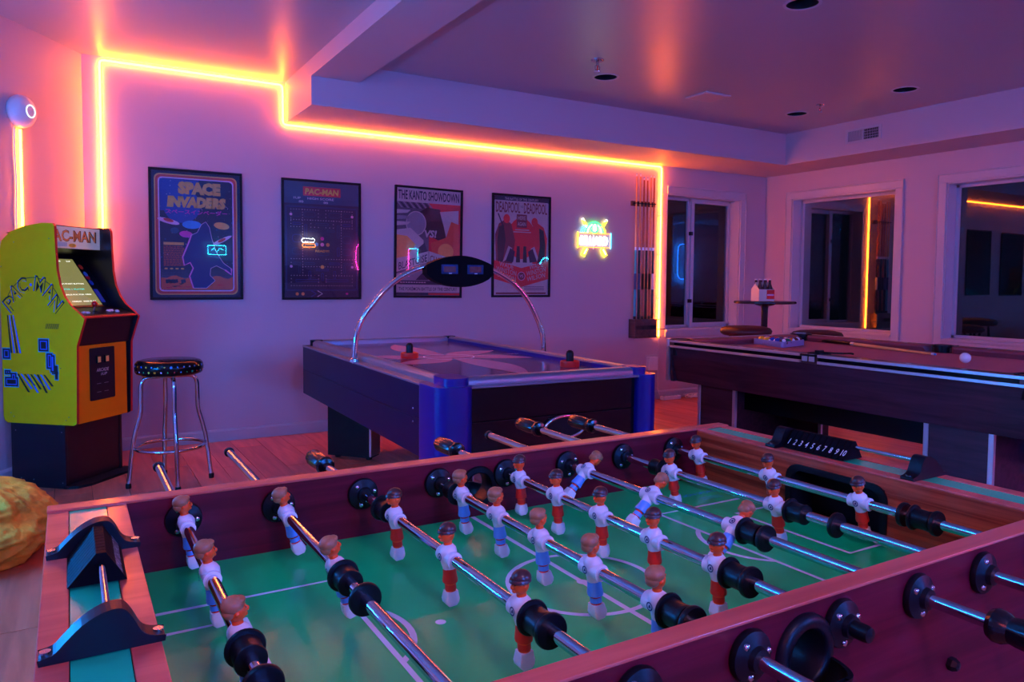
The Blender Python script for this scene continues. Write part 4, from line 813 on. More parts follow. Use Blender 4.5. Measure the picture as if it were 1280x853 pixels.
# overhead arch (real place, so parented with an inverse offset)
inv = Matrix.Rotation(R(1.5), 4, 'Z') @ Matrix.Translation((-AX, -AY, 0))
def sm_path(P, k=4):
    Q = []; P = [Vector(p) for p in P]
    for i in range(len(P)-1):
        a_, b_, c_, d_ = P[max(i-1, 0)], P[i], P[i+1], P[min(i+2, len(P)-1)]
        for j in range(k):
            s_ = j/k; Q.append(.5*((2*b_)+(c_-a_)*s_+(2*a_-5*b_+4*c_-d_)*s_**2+(3*b_-a_-3*c_+d_)*s_**3))
    return Q+[P[-1]]
lf = [(1.366, 4.031, .755), (1.370, 4.029, .80), (1.374, 4.029, .862), (1.387, 4.027, .938), (1.423, 4.023, 1.019), (1.477, 4.016, 1.089), (1.527, 4.009, 1.149), (1.591, 4.001, 1.208), (1.674, 3.99, 1.262), (1.785, 3.977, 1.305)]
rg = [(2.16, 3.927, 1.300), (2.239, 3.917, 1.262), (2.318, 3.907, 1.215), (2.376, 3.9, 1.163), (2.43, 3.893, 1.096), (2.474, 3.887, 1.017), (2.507, 3.883, .942), (2.53, 3.879, .86), (2.535, 3.879, .755)]
for P in (lf, rg):
    m_ = MB(); m_.tube([inv @ p for p in sm_path(P)], .0155, 'chrome', 14); m_.build('arch_tube', t, smooth=60)
m_ = MB()
for p in (lf[0], rg[-1]): m_.lathe([(.03, 0), (.028, .012), (.018, .02)], 18, 'chrome', inv @ Matrix.Translation((p[0], p[1], .764)))
m_.build('arch_foot', t, smooth=40)
XQ = inv @ frameX((1.975, 3.95, 1.27), (1.165, -.15, 0), (0, 0, 1))
bd = [(-.205, .040)]+[(-.205+.41*i/12, .040+.056*math.sin(PI*i/12)**.9) for i in range(1, 12)]+[(.205, .040), (.205, -.012)]+[(.205-.41*i/14, -.012-.076*math.sin(PI*i/14)**.62) for i in range(1, 14)]+[(-.205, -.012)]
mat('display_black', (.003, .003, .005), .6, spec=.05, noise=.1); m_ = MB(); m_.prism(bd, -.045, .045, 'display_black', XQ); sc = m_.build('score_display', t, bevel=.006, smooth=40)
mat('display_red', (.035, .002, .002), .3, noise=.05, emit=(.5, .01, .01), estr=.06, spec=.2); mat('display_blue', (.005, .016, .09), .4, spec=.2)
for x in (-.068, .090):
    m_ = MB(); m_.box((x-.050, -.012, .045), (x+.050, .043, .048), 'display_blue', XQ); m_.box((x-.036, -.001, .048), (x+.036, .032, .0485), 'display_red', XQ); m_.box((x-.005, -.0105, .048), (x+.012, -.0065, .049), 'white_plastic', XQ); m_.build('digit_window', sc)
def mallet(x, y, lb):
    t = thing('air_hockey_mallet', lb, 'mallet', (x, y, .7665), group='mallets on the air hockey table')
    m_ = MB(); m_.lathe([(.050, 0), (.052, .006), (.052, .030), (.046, .034), (.038, .026), (.022, .024)], 28, 'red_plastic'); m_.build('base', t, smooth=45)
    m_ = MB(); m_.lathe([(.021, .022), (.020, .05), (.021, .07), (.017, .083), (.008, .089), (.0001, .09)], 20, 'black_plastic', cap=False); m_.build('grip', t, smooth=60)
mallet(1.705, 4.04, 'red air hockey mallet with black grip, left one under the score display'); mallet(2.29, 3.25, 'red air hockey mallet with black grip, right one near the blue corner')

# ------------------------------------------------------------------ pool table
PX0, PX1, PY0, PY1, PZ = 3.36, 4.72, 1.46, 3.72, .845
t = thing('pool_table', 'dark wood pool table with reddish cloth by the windows', 'pool table', ((PX0+PX1)/2, (PY0+PY1)/2, 0))
hx, hy = (PX1-PX0)/2, (PY1-PY0)/2
def part(nm, *boxes, bev=.003, sm=None, par=None, lab=None):
    m_ = MB()
    for b_ in boxes: m_.box(b_[0], b_[1], b_[2])
    return m_.build(nm, par or t, bevel=bev, smooth=sm, label=lab)
def sloped(nm, side):   # apron boards, leaning inward toward the bottom
    m_ = MB(); z0, z1 = .575, .80; i_ = .035
    if side[0]:
        s = side[0]; xo, xi = s*(hx-.025), s*(hx-.025-i_); vs = [(xo, -hy+.03, z1), (xo, hy-.03, z1), (xi, hy-.03, z0), (xi, -hy+.03, z0)]; q = Vector((-s*.025, 0, 0))
    else:
        s = side[1]; yo, yi = s*(hy-.025), s*(hy-.025-i_); vs = [(-hx+.03, yo, z1), (hx-.03, yo, z1), (hx-.03, yi, z0), (-hx+.03, yi, z0)]; q = Vector((0, -s*.025, 0))
    m_.add(vs+[tuple(Vector(v)+q) for v in vs], [(0,1,2,3),(7,6,5,4),(0,4,5,1),(1,5,6,2),(2,6,7,3),(3,7,4,0)], 'pool_wood'); m_.build(nm, t)
for s in ((-1, 0), (1, 0), (0, -1), (0, 1)): sloped('apron', s)
part('cabinet_bottom', ((-hx+.06, -hy+.06, .575), (hx-.06, hy-.06, .60), 'black_matte'))
part('ball_return_box', ((-.28, -hy+.10, .40), (.35, hy-.12, .575), 'black_matte'))
# corner trims
cm = MB(); cm.box((-.012, -.012, .578), (.012, .012, .80), 'silver_trim'); CTM = cm.mesh('corner_trim')
for sx in (-1, 1):
    for sy in (-1, 1): share(CTM, 'corner_trim', t, (sx*(hx-.030), sy*(hy-.036), 0))
# top rails
part('rail', ((-hx+.02, -hy+.07, .795), (-hx+.105, hy-.07, PZ), 'pool_rail_wood'), bev=.006); part('rail', ((hx-.105, -hy+.07, .795), (hx-.02, hy-.07, PZ), 'pool_rail_wood'), bev=.006)
part('rail', ((-hx+.07, hy-.105, .795), (hx-.07, hy-.02, PZ), 'pool_rail_wood'), bev=.006); part('rail', ((-hx+.07, -hy+.02, .795), (hx-.07, -hy+.105, PZ), 'pool_rail_wood'), bev=.006)
# silver double moulding along the outer edge with a black groove
def mould(a, b_):
    m_ = MB(); a = Vector(a); b_ = Vector(b_); d = b_-a; n_ = Vector((d.y, -d.x, 0)).normalized()
    X = frameX(a, d, n_); L = d.length   # local y = outward... z = up or down
    s = 1 if X.to_3x3()[2][2] > 0 else -1
    for z0, z1, o, mt in ((.800, .812, .024, 'silver_trim'), (.812, .832, .016, 'black_gloss'), (.832, PZ, .024, 'silver_trim')):
        lo, hi = sorted((s*z0, s*z1)); m_.box((0, -.005, lo), (L, o, hi), mt, X)
    m_.build('edge_moulding', t, bevel=.002)
mould((-hx+.025, -hy+.07, 0), (-hx+.025, -.05, 0)) if False else None
for x0, s in ((-hx+.022, -1), (hx-.022, 1)):
    for y0, y1 in ((-hy+.07, -.055), (.055, hy-.07)):
        m_ = MB()
        for z0, z1, o, mt in ((.798, .812, .018, 'silver_trim'), (.812, .832, .010, 'black_gloss'), (.832, PZ+.001, .018, 'silver_trim')):
            xa, xb = sorted((x0, x0+s*o)); m_.box((xa, y0, z0), (xb, y1, z1), mt)
        m_.build('edge_moulding', t, bevel=.001)
for y0, s in ((-hy+.022, -1), (hy-.022, 1)):
    m_ = MB()
    for z0, z1, o, mt in ((.798, .812, .018, 'silver_trim'), (.812, .832, .010, 'black_gloss'), (.832, PZ+.001, .018, 'silver_trim')):
        ya, yb = sorted((y0, y0+s*o)); m_.box((-hx+.07, ya, z0), (hx-.07, yb, z1), mt)
    m_.build('edge_moulding', t, bevel=.001)
part('playing_bed', ((-hx+.10, -hy+.10, .78), (hx-.10, hy-.10, .803), 'pool_cloth'), bev=None)
def cushion(a, b_, n_):
    m_ = MB(); a = Vector(a); b_ = Vector(b_); n_ = Vector(n_); d = (b_-a).normalized()
    pr = [(0, .0), (0, .042), (.045, .036), (.048, .028), (.030, .0)]; k = len(pr)
    A = [tuple(a+n_*p+d*p*.7+Vector((0, 0, q+.803))) for p, q in pr]; B = [tuple(b_+n_*p-d*p*.7+Vector((0, 0, q+.803))) for p, q in pr]
    m_.add(A+B, [(i, (i+1) % k, (i+1) % k+k, i+k) for i in range(k)]+[tuple(range(k)), tuple(range(2*k-1, k-1, -1))], 'pool_cloth_dark'); m_.build('cushion', t)
cx0, cy0 = hx-.102, hy-.102
for s in (-1, 1):
    cushion((s*cx0, -cy0+.055, 0), (s*cx0, -.06, 0), (-s, 0, 0)); cushion((s*cx0, .06, 0), (s*cx0, cy0-.055, 0), (-s, 0, 0)); cushion((-cx0+.055, s*cy0, 0), (cx0-.055, s*cy0, 0), (0, -s, 0))
sg = MB(); sg.box((-.006, -.010, 0), (.006, .010, .0012), 'pearl'); SGM = sg.mesh('sight')
for s in (-1, 1):
    for i in (-3, -2, -1, 1, 2, 3): share(SGM, 'sight', t, (s*(hx-.062), i*(hy-.10)/4, PZ))
    for i in (-1, 0, 1): share(SGM, 'sight', t, (i*.30, s*(hy-.062), PZ), (0, 0, R(90)))
pk = MB(); pk.lathe([(.058, -.10), (.062, -.02), (.062, .004), (.075, .006), (.075, -.01)], 20, 'black_plastic', cap=False); pk.lathe([(.0001, -.10), (.058, -.10)], 20, 'black_matte', cap=False); PKM = pk.mesh('pocket', 40)
ck = MB(); ck.prism(arc(0, 0, .080, 180, 270, 8)+[(.02, -.080), (.02, -.06)]+arc(0, 0, .055, 270, 180, 8)+[(-.06, .02), (-.080, .02)], -.045, .004, 'pool_rail_wood'); CKM = ck.mesh('pocket_casting', 40)
cs = MB(); cs.prism(arc(-.0, 0, .09, 195, 255, 8)+arc(0, 0, .07, 255, 195, 8), -.04, .0075, 'silver_trim'); CSM = cs.mesh('chrome_corner', 40)
for sx in (-1, 1):
    for sy in (-1, 1):
        p = share(PKM, 'pocket', t, (sx*(hx-.085), sy*(hy-.085), PZ)); r_ = {(-1, -1): 0, (1, -1): 90, (1, 1): 180, (-1, 1): 270}[(sx, sy)]
        share(CKM, 'pocket_casting', p, rot=(0, 0, R(r_))); share(CSM, 'chrome_corner', p, rot=(0, 0, R(r_)))
    p = share(PKM, 'pocket', t, (sx*(hx-.095), 0, PZ), scale=(.8, .8, .8))
    m_ = MB(); m_.box((-.018, -.055, -.012), (.020, .055, .002), 'black_plastic'); m_.box((-.008, -.048, -.046), (0, -.006, .003), 'silver_trim'); m_.box((-.008, .006, -.046), (0, .048, .003), 'silver_trim')
    m_.build('side_bracket', p, loc=(sx*(.052+.035)/.8, 0, 0), rot=(0, 0, 0 if sx < 0 else PI), bevel=.002)
for sx, xo in ((-1, hx-.10), (1, hx-.36)):
    for sy in (-1, 1):
        y1 = hy-.25; y0 = y1-.29
        m_ = MB(); x_a, x_b = sorted((sx*xo, sx*(xo-.09))); ya, yb = sorted((sy*y0, sy*y1)); m_.box((x_a, ya, .03), (x_b, yb, .58), 'pool_wood'); L = m_.build('leg', t)
        m_ = MB()
        for yy in (ya, yb): m_.box((x_a-.004, yy-.012, .03), (x_a+.014, yy+.012, .578), 'silver_trim')
        m_.build('leg_trim', L, bevel=.002)
        m_ = MB(); m_.lathe([(.03, 0), (.035, .012), (.02, .032)], 16, 'black_plastic', Matrix.Translation(((x_a+x_b)/2, (ya+yb)/2, 0))); m_.build('levelling_foot', L, smooth=40)
part('leg_panel', ((-hx+.18, hy-.28, .10), (hx-.33, hy-.255, .58), 'pool_wood')); part('leg_panel', ((-hx+.18, -hy+.255, .10), (hx-.33, -hy+.28, .58), 'pool_wood'))
# balls, rack, cues
BZ = .8035
def ball_mesh(nm, c, stripe=False, num=True):
    m_ = MB(); n, k = 24, 14; r_ = .0286
    for j in range(k):
        a0, a1 = PI*j/k, PI*(j+1)/k; mid = math.cos((a0+a1)/2)
        mt = c if (not stripe or abs(mid) < .55) else 'white_plastic'
        if num and not stripe and abs(mid) > .93: mt = 'white_plastic'
        m_.lathe([(max(1e-6, r_*math.sin(a0)), r_*math.cos(a0)), (max(1e-6, r_*math.sin(a1)), r_*math.cos(a1))], n, mt, cap=False)
    return m_.mesh(nm, 80)
mat('ball_white', (.85, .84, .80), .08, noise=.01, coat=1); mat('ball_yellow', (.80, .45, .02), .08, noise=.02, coat=1); mat('ball_blue', (.015, .05, .45), .08, noise=.02, coat=1); mat('ball_red', (.65, .02, .015), .08, noise=.02, coat=1); mat('ball_purple', (.10, .015, .20), .08, noise=.02, coat=1)
mat('ball_orange', (.85, .20, .02), .08, noise=.02, coat=1); mat('ball_green', (.01, .18, .06), .08, noise=.02, coat=1); mat('ball_maroon', (.18, .012, .015), .08, noise=.02, coat=1); mat('ball_black', (.01, .01, .01), .08, noise=.02, coat=1); mat('rack_plastic', (.25, .24, .42), .35, noise=.03)
cols = ['yellow', 'blue', 'red', 'purple', 'orange', 'green', 'maroon', 'black', 'yellow', 'blue', 'red', 'purple', 'orange', 'green', 'maroon']
order = [1, 9, 2, 10, 8, 3, 11, 4, 14, 6, 5, 13, 12, 7, 15]
# triangle: apex toward +y, long side parallel to the near rail
base = Vector((4.13, 3.38, BZ)); dl = .0575
E_ = Vector((-.105, -.40, 0)).normalized()      # direction along the side facing the viewer
F_ = Vector((.75, .25, 0)).normalized(); F_ = (F_ - E_*F_.dot(E_)).normalized()
start = Vector((4.065, 3.50, BZ)); pos = []
for row in range(5):
    for k in range(5-row): pos.append(start+E_*(dl*(k+row*.5))+F_*(dl*.867*row))
for nball, p in zip(order, pos):
    c = cols[nball-1]; st = nball > 8
    o = tag(share(ball_mesh('pool_ball', 'ball_'+c, st), 'pool_ball', None, (p.x, p.y, BZ+.0287), (nball*1.1, nball*.7, nball)), '%s %s pool ball racked inside the plastic triangle' % ({'yellow': 'yellow', 'blue': 'blue', 'red': 'red', 'purple': 'purple', 'orange': 'orange', 'green': 'green', 'maroon': 'maroon', 'black': 'black'}[c], 'striped' if st else 'solid'), 'ball', 'racked pool balls')
t3 = [start-E_*dl*.98-F_*.045, start+E_*(dl*4.98)-F_*.045, start+E_*(dl*2)+F_*(dl*.867*4+.062)]
m_ = MB(); ct = (t3[0]+t3[1]+t3[2])/3
outer = []
for i in range(3):
    p = t3[i]; a_ = (t3[i-1]-p).normalized(); b_ = (t3[(i+1) % 3]-p).normalized()
    for k in range(6): s_ = k/5; outer.append((p+a_*.04)*(1-s_)**2+p*2*s_*(1-s_)+(p+b_*.04)*s_**2)
vs = []; N = len(outer)
for p in outer:
    q = p+(ct-p).normalized()*.012
    vs += [(p.x, p.y, BZ), (p.x, p.y, BZ+.038), (q.x, q.y, BZ+.038), (q.x, q.y, BZ)]
fs = []
for i in range(N):
    j = (i+1) % N
    for k in range(4): l = (k+1) % 4; fs.append((4*i+k, 4*j+k, 4*j+l, 4*i+l))
m_.add(vs, fs, 'rack_plastic'); tag(m_.build('ball_rack', bevel=.002), 'lavender plastic triangle around the balls on the pool table', 'ball rack')
tag(share(ball_mesh('cue_ball', 'ball_white', False, False), 'cue_ball', None, (4.09, 2.17, BZ+.0287)), 'white cue ball alone on the reddish cloth', 'ball')
a_ = Vector((4.66, 3.66, BZ+.014)); b_ = Vector((4.325, 2.46, BZ+.0075)); d = (b_-a_).normalized(); a_ = b_-d*1.40
XC_ = frameX(a_+Vector((0, 0, .006)), Vector((d.y, -d.x, 0)), Vector((0, 0, 1)).cross(Vector((d.y, -d.x, 0))) ) if False else Matrix.Translation(b_-d*1.40+Vector((0, 0, .004))) @ d.to_track_quat('Z', 'Y').to_matrix().to_4x4()
cue('pool_cue', 'orange shafted pool cue lying across the pool table cloth', ('black_gloss', 'black_matte'), 'maple', mtx=XC_, L=1.40, group='pool cues')
del_ = bpy.data.objects
t = thing('chalk_holder', 'small black chalk holder on a strap on the near pool table rail', 'chalk holder', (3.44, 2.60, PZ+.001))
m_ = MB(); m_.box((-.012, -.03, 0), (.03, .0, .018), 'black_plastic'); m_.build('cup', t, bevel=.003)
m_ = MB(); m_.tube(sm_path([(.02, -.03, .008), (.05, -.07, .006), (.07, -.12, .007), (.06, -.16, .012), (.065, -.18, .010)]), .005, 'rubber', 6); m_.build('strap', t, smooth=60)

# ------------------------------------------------------------------ pub table and stools by the windows
t = thing('pub_table', 'small round black pub table in the corner between two windows', 'table', (5.62, 4.82, 0))
m_ = MB(); m_.lathe([(.0001, 1.028), (.272, 1.028), (.280, 1.034), (.280, 1.046), (.272, 1.052), (.0001, 1.052)], 48, 'table_black', cap=False); m_.build('tabletop', t, smooth=40)
m_ = MB(); m_.lathe([(.09, 1.027), (.085, 1.015), (.035, 1.0), (.03, .98), (.03, .04), (.06, .035), (.20, .02), (.21, 0)], 28, 'table_black'); m_.build('pedestal', t, smooth=40)
t = thing('drink_carrier', 'red and cream cardboard bottle carrier standing on the pub table', 'bottle carrier', (5.61, 4.84, 1.0525), R(-12))
mat('carton', (.78, .72, .62), .55, noise=.04)
m_ = MB(); m_.box((-.085, -.06, 0), (.085, .06, .11), 'carton'); m_.add([(-.085, -.06, .11), (-.085, .06, .11), (-.085, 0, .165), (.085, -.06, .11), (.085, .06, .11), (.085, 0, .165)], [(0, 2, 1), (3, 4, 5)], 'carton')
m_.box((-.083, -.002, .10), (.083, .002, .175), 'carton'); m_.build('carton', t)
m_ = MB(); m_.box((-.0, -.0615, .02), (.0855, -.0602, .105), 'ink_red'); m_.box((.086, -.058, .015), (.0868, .058, .10), 'ink_red'); m_.text('COLA', .03, 'carton', frameX((.043, -.0618, .055), (1, 0, 0), (0, 0, 1)), .0003, w=.07, h=.022) if False else None
m_.box((.005, -.0619, .05), (.08, -.0614, .066), 'ink_pink'); m_.build('label_print', t)
bt = MB(); bt.lathe([(.026, .005), (.027, .11), (.012, .16), (.011, .195), (.013, .197), (.013, .205), (.0001, .206)], 14, 'maroon_vinyl', cap=False); BTM2 = bt.mesh('bottle', 50)
for i in range(3):
    for s in (-1, 1): share(BTM2, 'bottle', t, (-.054+i*.054, s*.03, .0))
cp = MB(); cp.lathe([(.0135, .196), (.0135, .2065), (.0001, .2075)], 12, 'white_plastic', cap=False); CPM = cp.mesh('bottle_cap', 40)
for o_ in [o_ for o_ in t.children if o_.name.startswith('bottle')]: share(CPM, 'bottle_cap', o_)
def lounge_stool(x, y, z, lb):
    t = thing('cushioned_stool', lb, 'stool', (x, y, 0), group='dark cushioned stools behind the pool table')
    m_ = MB(); m_.lathe([(.0001, z-.085), (.19, z-.085), (.215, z-.07), (.222, z-.045), (.205, z-.02), (.15, z-.006), (.0001, z)], 40, 'maroon_vinyl', cap=False); m_.build('cushion', t, smooth=60)
    l = MB(); l.tube([(.13, 0, z-.09), (.17, 0, .30), (.20, 0, .012)], .013, 'black_plastic', 8); LM = l.mesh('leg', 60)
    for k in range(4): share(LM, 'leg', t, rot=(0, 0, R(45+90*k)))
    m_ = MB(); m_.tube([(.172*math.cos(2*PI*i/28), .172*math.sin(2*PI*i/28), .28) for i in range(28)], .009, 'black_plastic', 8, True); m_.build('foot_ring', t, smooth=60)
lounge_stool(5.14, 4.61, .845, 'dark maroon cushioned stool behind the pool table, under the pub table edge'); lounge_stool(5.83, 4.40, .80, 'dark maroon cushioned stool behind the pool table, below the middle window')

# ------------------------------------------------------------------ crumpled beanbag
from mathutils import noise as NZ
bm = bmesh.new(); bmesh.ops.create_icosphere(bm, subdivisions=6, radius=1)
for v in bm.verts:
    p = v.co.copy(); n_ = p.normalized()
    q = p*2.1+Vector((3, 1, 7)); f = NZ.noise(q)*.10
    f += (1-abs(NZ.noise(p*4.3+Vector((5, 5, 1)))*2))*.055+(1-abs(NZ.noise(p*9.5))*2)*.028+(1-abs(NZ.noise(p*19))*2)*.010
    z = p.z; sx = .47*(1-.10*max(0, z)); co = Vector((p.x*sx, p.y*sx*1.02, 0))*(1+f*.9)
    zz = .21*max(-.62, z*(1+f)) + .130
    if zz < .005: zz = .003; 
    co.z = zz; v.co = co
me = bpy.data.meshes.new('beanbag'); bm.to_mesh(me); bm.free(); me.materials.append(MATS['beanbag']); me.polygons.foreach_set('use_smooth', [True]*len(me.polygons))
o = tag(share(me, 'beanbag', None, (-.56, 3.98, 0)), 'crumpled mustard yellow beanbag on the floor left of the foosball table', 'beanbag')

# ------------------------------------------------------------------ foosball table
FX0, FX1, FY0, FY1, FZ = -.033, 1.383, .527, 1.32, .870
IX0, IX1, IY0, IY1, FF = .071, 1.280, .554, 1.289, .754
RZ = .833; RXs = [.152+.15*i for i in range(8)]
t = thing('foosball_table', 'wood veneer foosball table with green field and eight chrome rods', 'foosball table', (FX0, FY0, 0))
def L_(x, y, z): return (x-FX0, y-FY0, z)
def fb(nm, *boxes, bev=.0015, par=None, lab=None, sm=None):
    m_ = MB()
    for x0, y0, z0, x1, y1, z1, mt in boxes: m_.box(L_(x0, y0, z0), L_(x1, y1, z1), mt)
    return m_.build(nm, par or t, bevel=bev, label=lab, smooth=sm)
HX, HZ, HR = .690, .812, .030      # serving hole
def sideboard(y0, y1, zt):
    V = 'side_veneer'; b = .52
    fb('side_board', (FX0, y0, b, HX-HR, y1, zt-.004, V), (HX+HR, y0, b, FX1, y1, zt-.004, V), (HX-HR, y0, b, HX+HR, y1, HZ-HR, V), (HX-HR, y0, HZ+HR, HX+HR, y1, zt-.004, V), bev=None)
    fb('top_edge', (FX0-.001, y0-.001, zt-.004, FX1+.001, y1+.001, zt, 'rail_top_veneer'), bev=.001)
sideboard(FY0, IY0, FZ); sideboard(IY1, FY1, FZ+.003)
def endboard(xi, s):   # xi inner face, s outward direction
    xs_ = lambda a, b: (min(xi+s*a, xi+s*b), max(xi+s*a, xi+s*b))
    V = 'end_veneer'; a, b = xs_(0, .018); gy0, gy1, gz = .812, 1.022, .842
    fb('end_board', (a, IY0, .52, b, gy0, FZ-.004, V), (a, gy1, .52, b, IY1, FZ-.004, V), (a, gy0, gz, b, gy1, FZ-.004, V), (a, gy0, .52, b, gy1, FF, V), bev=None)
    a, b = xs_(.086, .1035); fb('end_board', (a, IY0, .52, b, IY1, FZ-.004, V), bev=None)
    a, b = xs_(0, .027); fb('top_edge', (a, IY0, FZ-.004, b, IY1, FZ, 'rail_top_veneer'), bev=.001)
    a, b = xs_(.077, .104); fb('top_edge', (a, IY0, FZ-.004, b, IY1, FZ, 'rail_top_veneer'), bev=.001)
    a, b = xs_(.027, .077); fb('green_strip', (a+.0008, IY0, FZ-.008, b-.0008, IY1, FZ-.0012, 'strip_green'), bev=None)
    # goal mouth: black rim and net box
    m_ = MB(); X = frameX(L_(xi, .917, FF), (0, -s, 0) if s < 0 else (0, 1, 0), (0, 0, 1)); o_ = rrect(-.112, -.02, .112, .096, .03, 6); i_ = rrect(-.100, -.02, .100, .084, .026, 6); n = len(o_)
    for zz, z2 in ((-.004, .004),):
        vs = [(x, y, zz) for x, y in o_]+[(x, y, zz) for x, y in i_]+[(x, y, z2) for x, y in o_]+[(x, y, z2) for x, y in i_]; fs = []
        for k in range(n): l = (k+1) % n; fs += [(k, l, n+l, n+k), (2*n+k, 3*n+k, 3*n+l, 2*n+l), (k, 2*n+k, 2*n+l, l), (n+k, n+l, 3*n+l, 3*n+k)]
        m_.add(vs, fs, 'black_plastic', X)
    m_.build('goal_rim', t)
    a, b = xs_(.004, .075); m_ = MB()
    m_.box(L_(a, .812, .60), L_(b, .816, .842), 'black_matte'); m_.box(L_(a, 1.018, .60), L_(b, 1.022, .842), 'black_matte'); m_.box(L_(a, .812, .838), L_(b, 1.022, .842), 'black_matte'); c, d = xs_(.071, .075); m_.box(L_(c, .812, .60), L_(d, 1.022, .842), 'black_matte'); m_.box(L_(a, .812, .69), L_(b, 1.022, .695), 'black_matte')
    m_.build('goal_box', t)
endboard(IX0, -1); endboard(IX1, 1)
fb('underside', (FX0+.02, FY0+.01, .50, FX1-.02, FY1-.01, .52, 'black_matte'))
fl = fb('playing_field', (IX0, IY0, FF-.012, IX1, IY1, FF, 'field_green'), bev=None)
# printed markings
m_ = MB(); X = Matrix.Translation(L_(.677, .920, FF)); W_ = .009; z = .0004
for s in (-1, 1):
    e = s*.606
    m_.strip([(e, .198), (s*.335, .198), (s*.335, -.198), (e, -.198)] if True else [], W_, z, 'line_white', X)
    m_.strip([(e, .128), (s*.478, .128), (s*.478, -.128), (e, -.128)], W_, z, 'line_white', X)
    m_.strip([(s*(.408-.116*math.cos(a)), .116*math.sin(a)) for a in [R(-51+102*i/14) for i in range(15)]], W_, z+.0001, 'line_white', X)
    m_.flat(ell(s*.249, -.015, .0075, .0075, 16), z, 'line_white', X)
m_.strip(ell(0, 0, .115, .115, 48), W_, z+.0001, 'line_white', X, closed=True); m_.strip([(0, -.367), (0, .367)], W_, z, 'line_white', X)
m_.flat(ell(0, 0, .009, .009, 16), z+.0002, 'line_white', X)
for s in (-1, 1):
    T = X @ Matrix.Translation((s*.515, s*.262, 0)) @ Matrix.Rotation(PI if s < 0 else 0, 4, 'Z')
    m_.text('LION SPORTS', .016, 'ink_sky', T, z, w=.105, h=.013)
    for k in range(2): m_.flat([(-.03, -.022-k*.010), (.03, -.022-k*.010), (.03, -.0235-k*.010), (-.03, -.0235-k*.010)], z, 'ink_sky', T)
m_.build('field_markings', fl)
# legs
for x0, x1 in ((FX0+.02, FX0+.15), (FX1-.15, FX1-.02)):
    for y0, y1 in ((FY0+.02, FY0+.15), (FY1-.15, FY1-.02)):
        L = fb('leg', (x0, y0, .02, x1, y1, .50, 'side_veneer'), bev=.004)
        m_ = MB(); m_.lathe([(.03, 0), (.033, .01), (.02, .021)], 16, 'rubber', Matrix.Translation(L_((x0+x1)/2, (y0+y1)/2, 0))); m_.build('leveler', L, smooth=40)
# serving holes: flange, liner, cup
def serving(y_out, s):
    X = frameX(L_(HX, y_out, HZ), (-s, 0, 0), (0, 0, 1))    # z axis -> outward s*y
    m_ = MB(); m_.lathe([(.0285, -.036), (.0285, .006), (.032, .010), (.040, .010), (.045, .006), (.0455, 0)], 36, 'black_plastic', X, cap=False); fl_ = m_.build('serving_ring', t, smooth=50)
    m_ = MB(); n, k = 18, 8; vs = []; fs = []
    for (ro, dep) in ((.040, .050), (.035, .045)):
        for j in range(k+1):
            a_ = R(90*j/k); r_ = ro*(.35+.65*math.cos(a_)) if j < k else ro*.30
            for i in range(n+1): b_ = R(180+180*i/n); vs.append((r_*math.cos(b_), r_*math.sin(b_)-.010, dep*math.sin(a_)))
    N_ = (k+1)*(n+1)
    for q_ in range(2):
        for j in range(k):
            for i in range(n): a_ = q_*N_+j*(n+1)+i; fs.append((a_, a_+1, a_+n+2, a_+n+1))
        fs.append(tuple(q_*N_+k*(n+1)+i for i in range(n+1)))
    for j in range(k):
        for e_ in (0, n): a_ = j*(n+1)+e_; fs.append((a_, a_+n+1, a_+n+1+N_, a_+N_))
    m_.add(vs, fs, 'black_plastic', X); m_.build('serving_cup', t, smooth=50)
serving(FY0, -1); serving(FY1, 1)
for yi, s in ((IY0, 1), (IY1, -1)):
    m_ = MB(); m_.lathe([(.0285, 0), (.030, .004), (.040, .004), (.042, 0)], 32, 'black_plastic', frameX(L_(HX, yi, HZ), (-s, 0, 0), (0, 0, 1)), cap=False); m_.build('inner_ring', t, smooth=40)
# bearings
bg = MB(); bg.lathe([(.0275, 0), (.0285, .003), (.027, .008), (.018, .0115), (.014, .013), (.0125, .019), (.0092, .0195)], 32, 'black_plastic'); BGM = bg.mesh('bearing', 50)
bo = MB(); bo.lathe([(.0042, .008), (.0042, .0115), (.003, .013), (.0001, .0132)], 12, 'chrome', Matrix.Translation((.0195, 0, 0)), cap=False); BOM = bo.mesh('bolt', 50)
for i, x in enumerate(RXs):
    for y, s, rt_ in ((FY0, -1, 20), (IY0, 1, 5), (IY1, -1, 28), (FY1, 1, 0)):
        ob = share(BGM, 'bearing', t, L_(x, y, RZ)); ob.rotation_euler = Matrix(((-s, 0, 0), (0, 0, s), (0, 1, 0))).to_euler()
        ob.rotation_euler = (R(90) if s < 0 else R(-90), 0, 0)
        [share(BOM, 'bolt', ob, rot=(0, 0, R(rt_+i*7 % 40+q_))) for q_ in (90, 210, 330)]
m_ = MB(); m_.lathe([(.009, 0), (.009, .006), (.006, .012), (.0001, .013)], 6, 'black_plastic', frameX(L_(.985, FY0, .724), (1, 0, 0), (0, 0, 1)), cap=False); m_.build('corner_bolt', t)

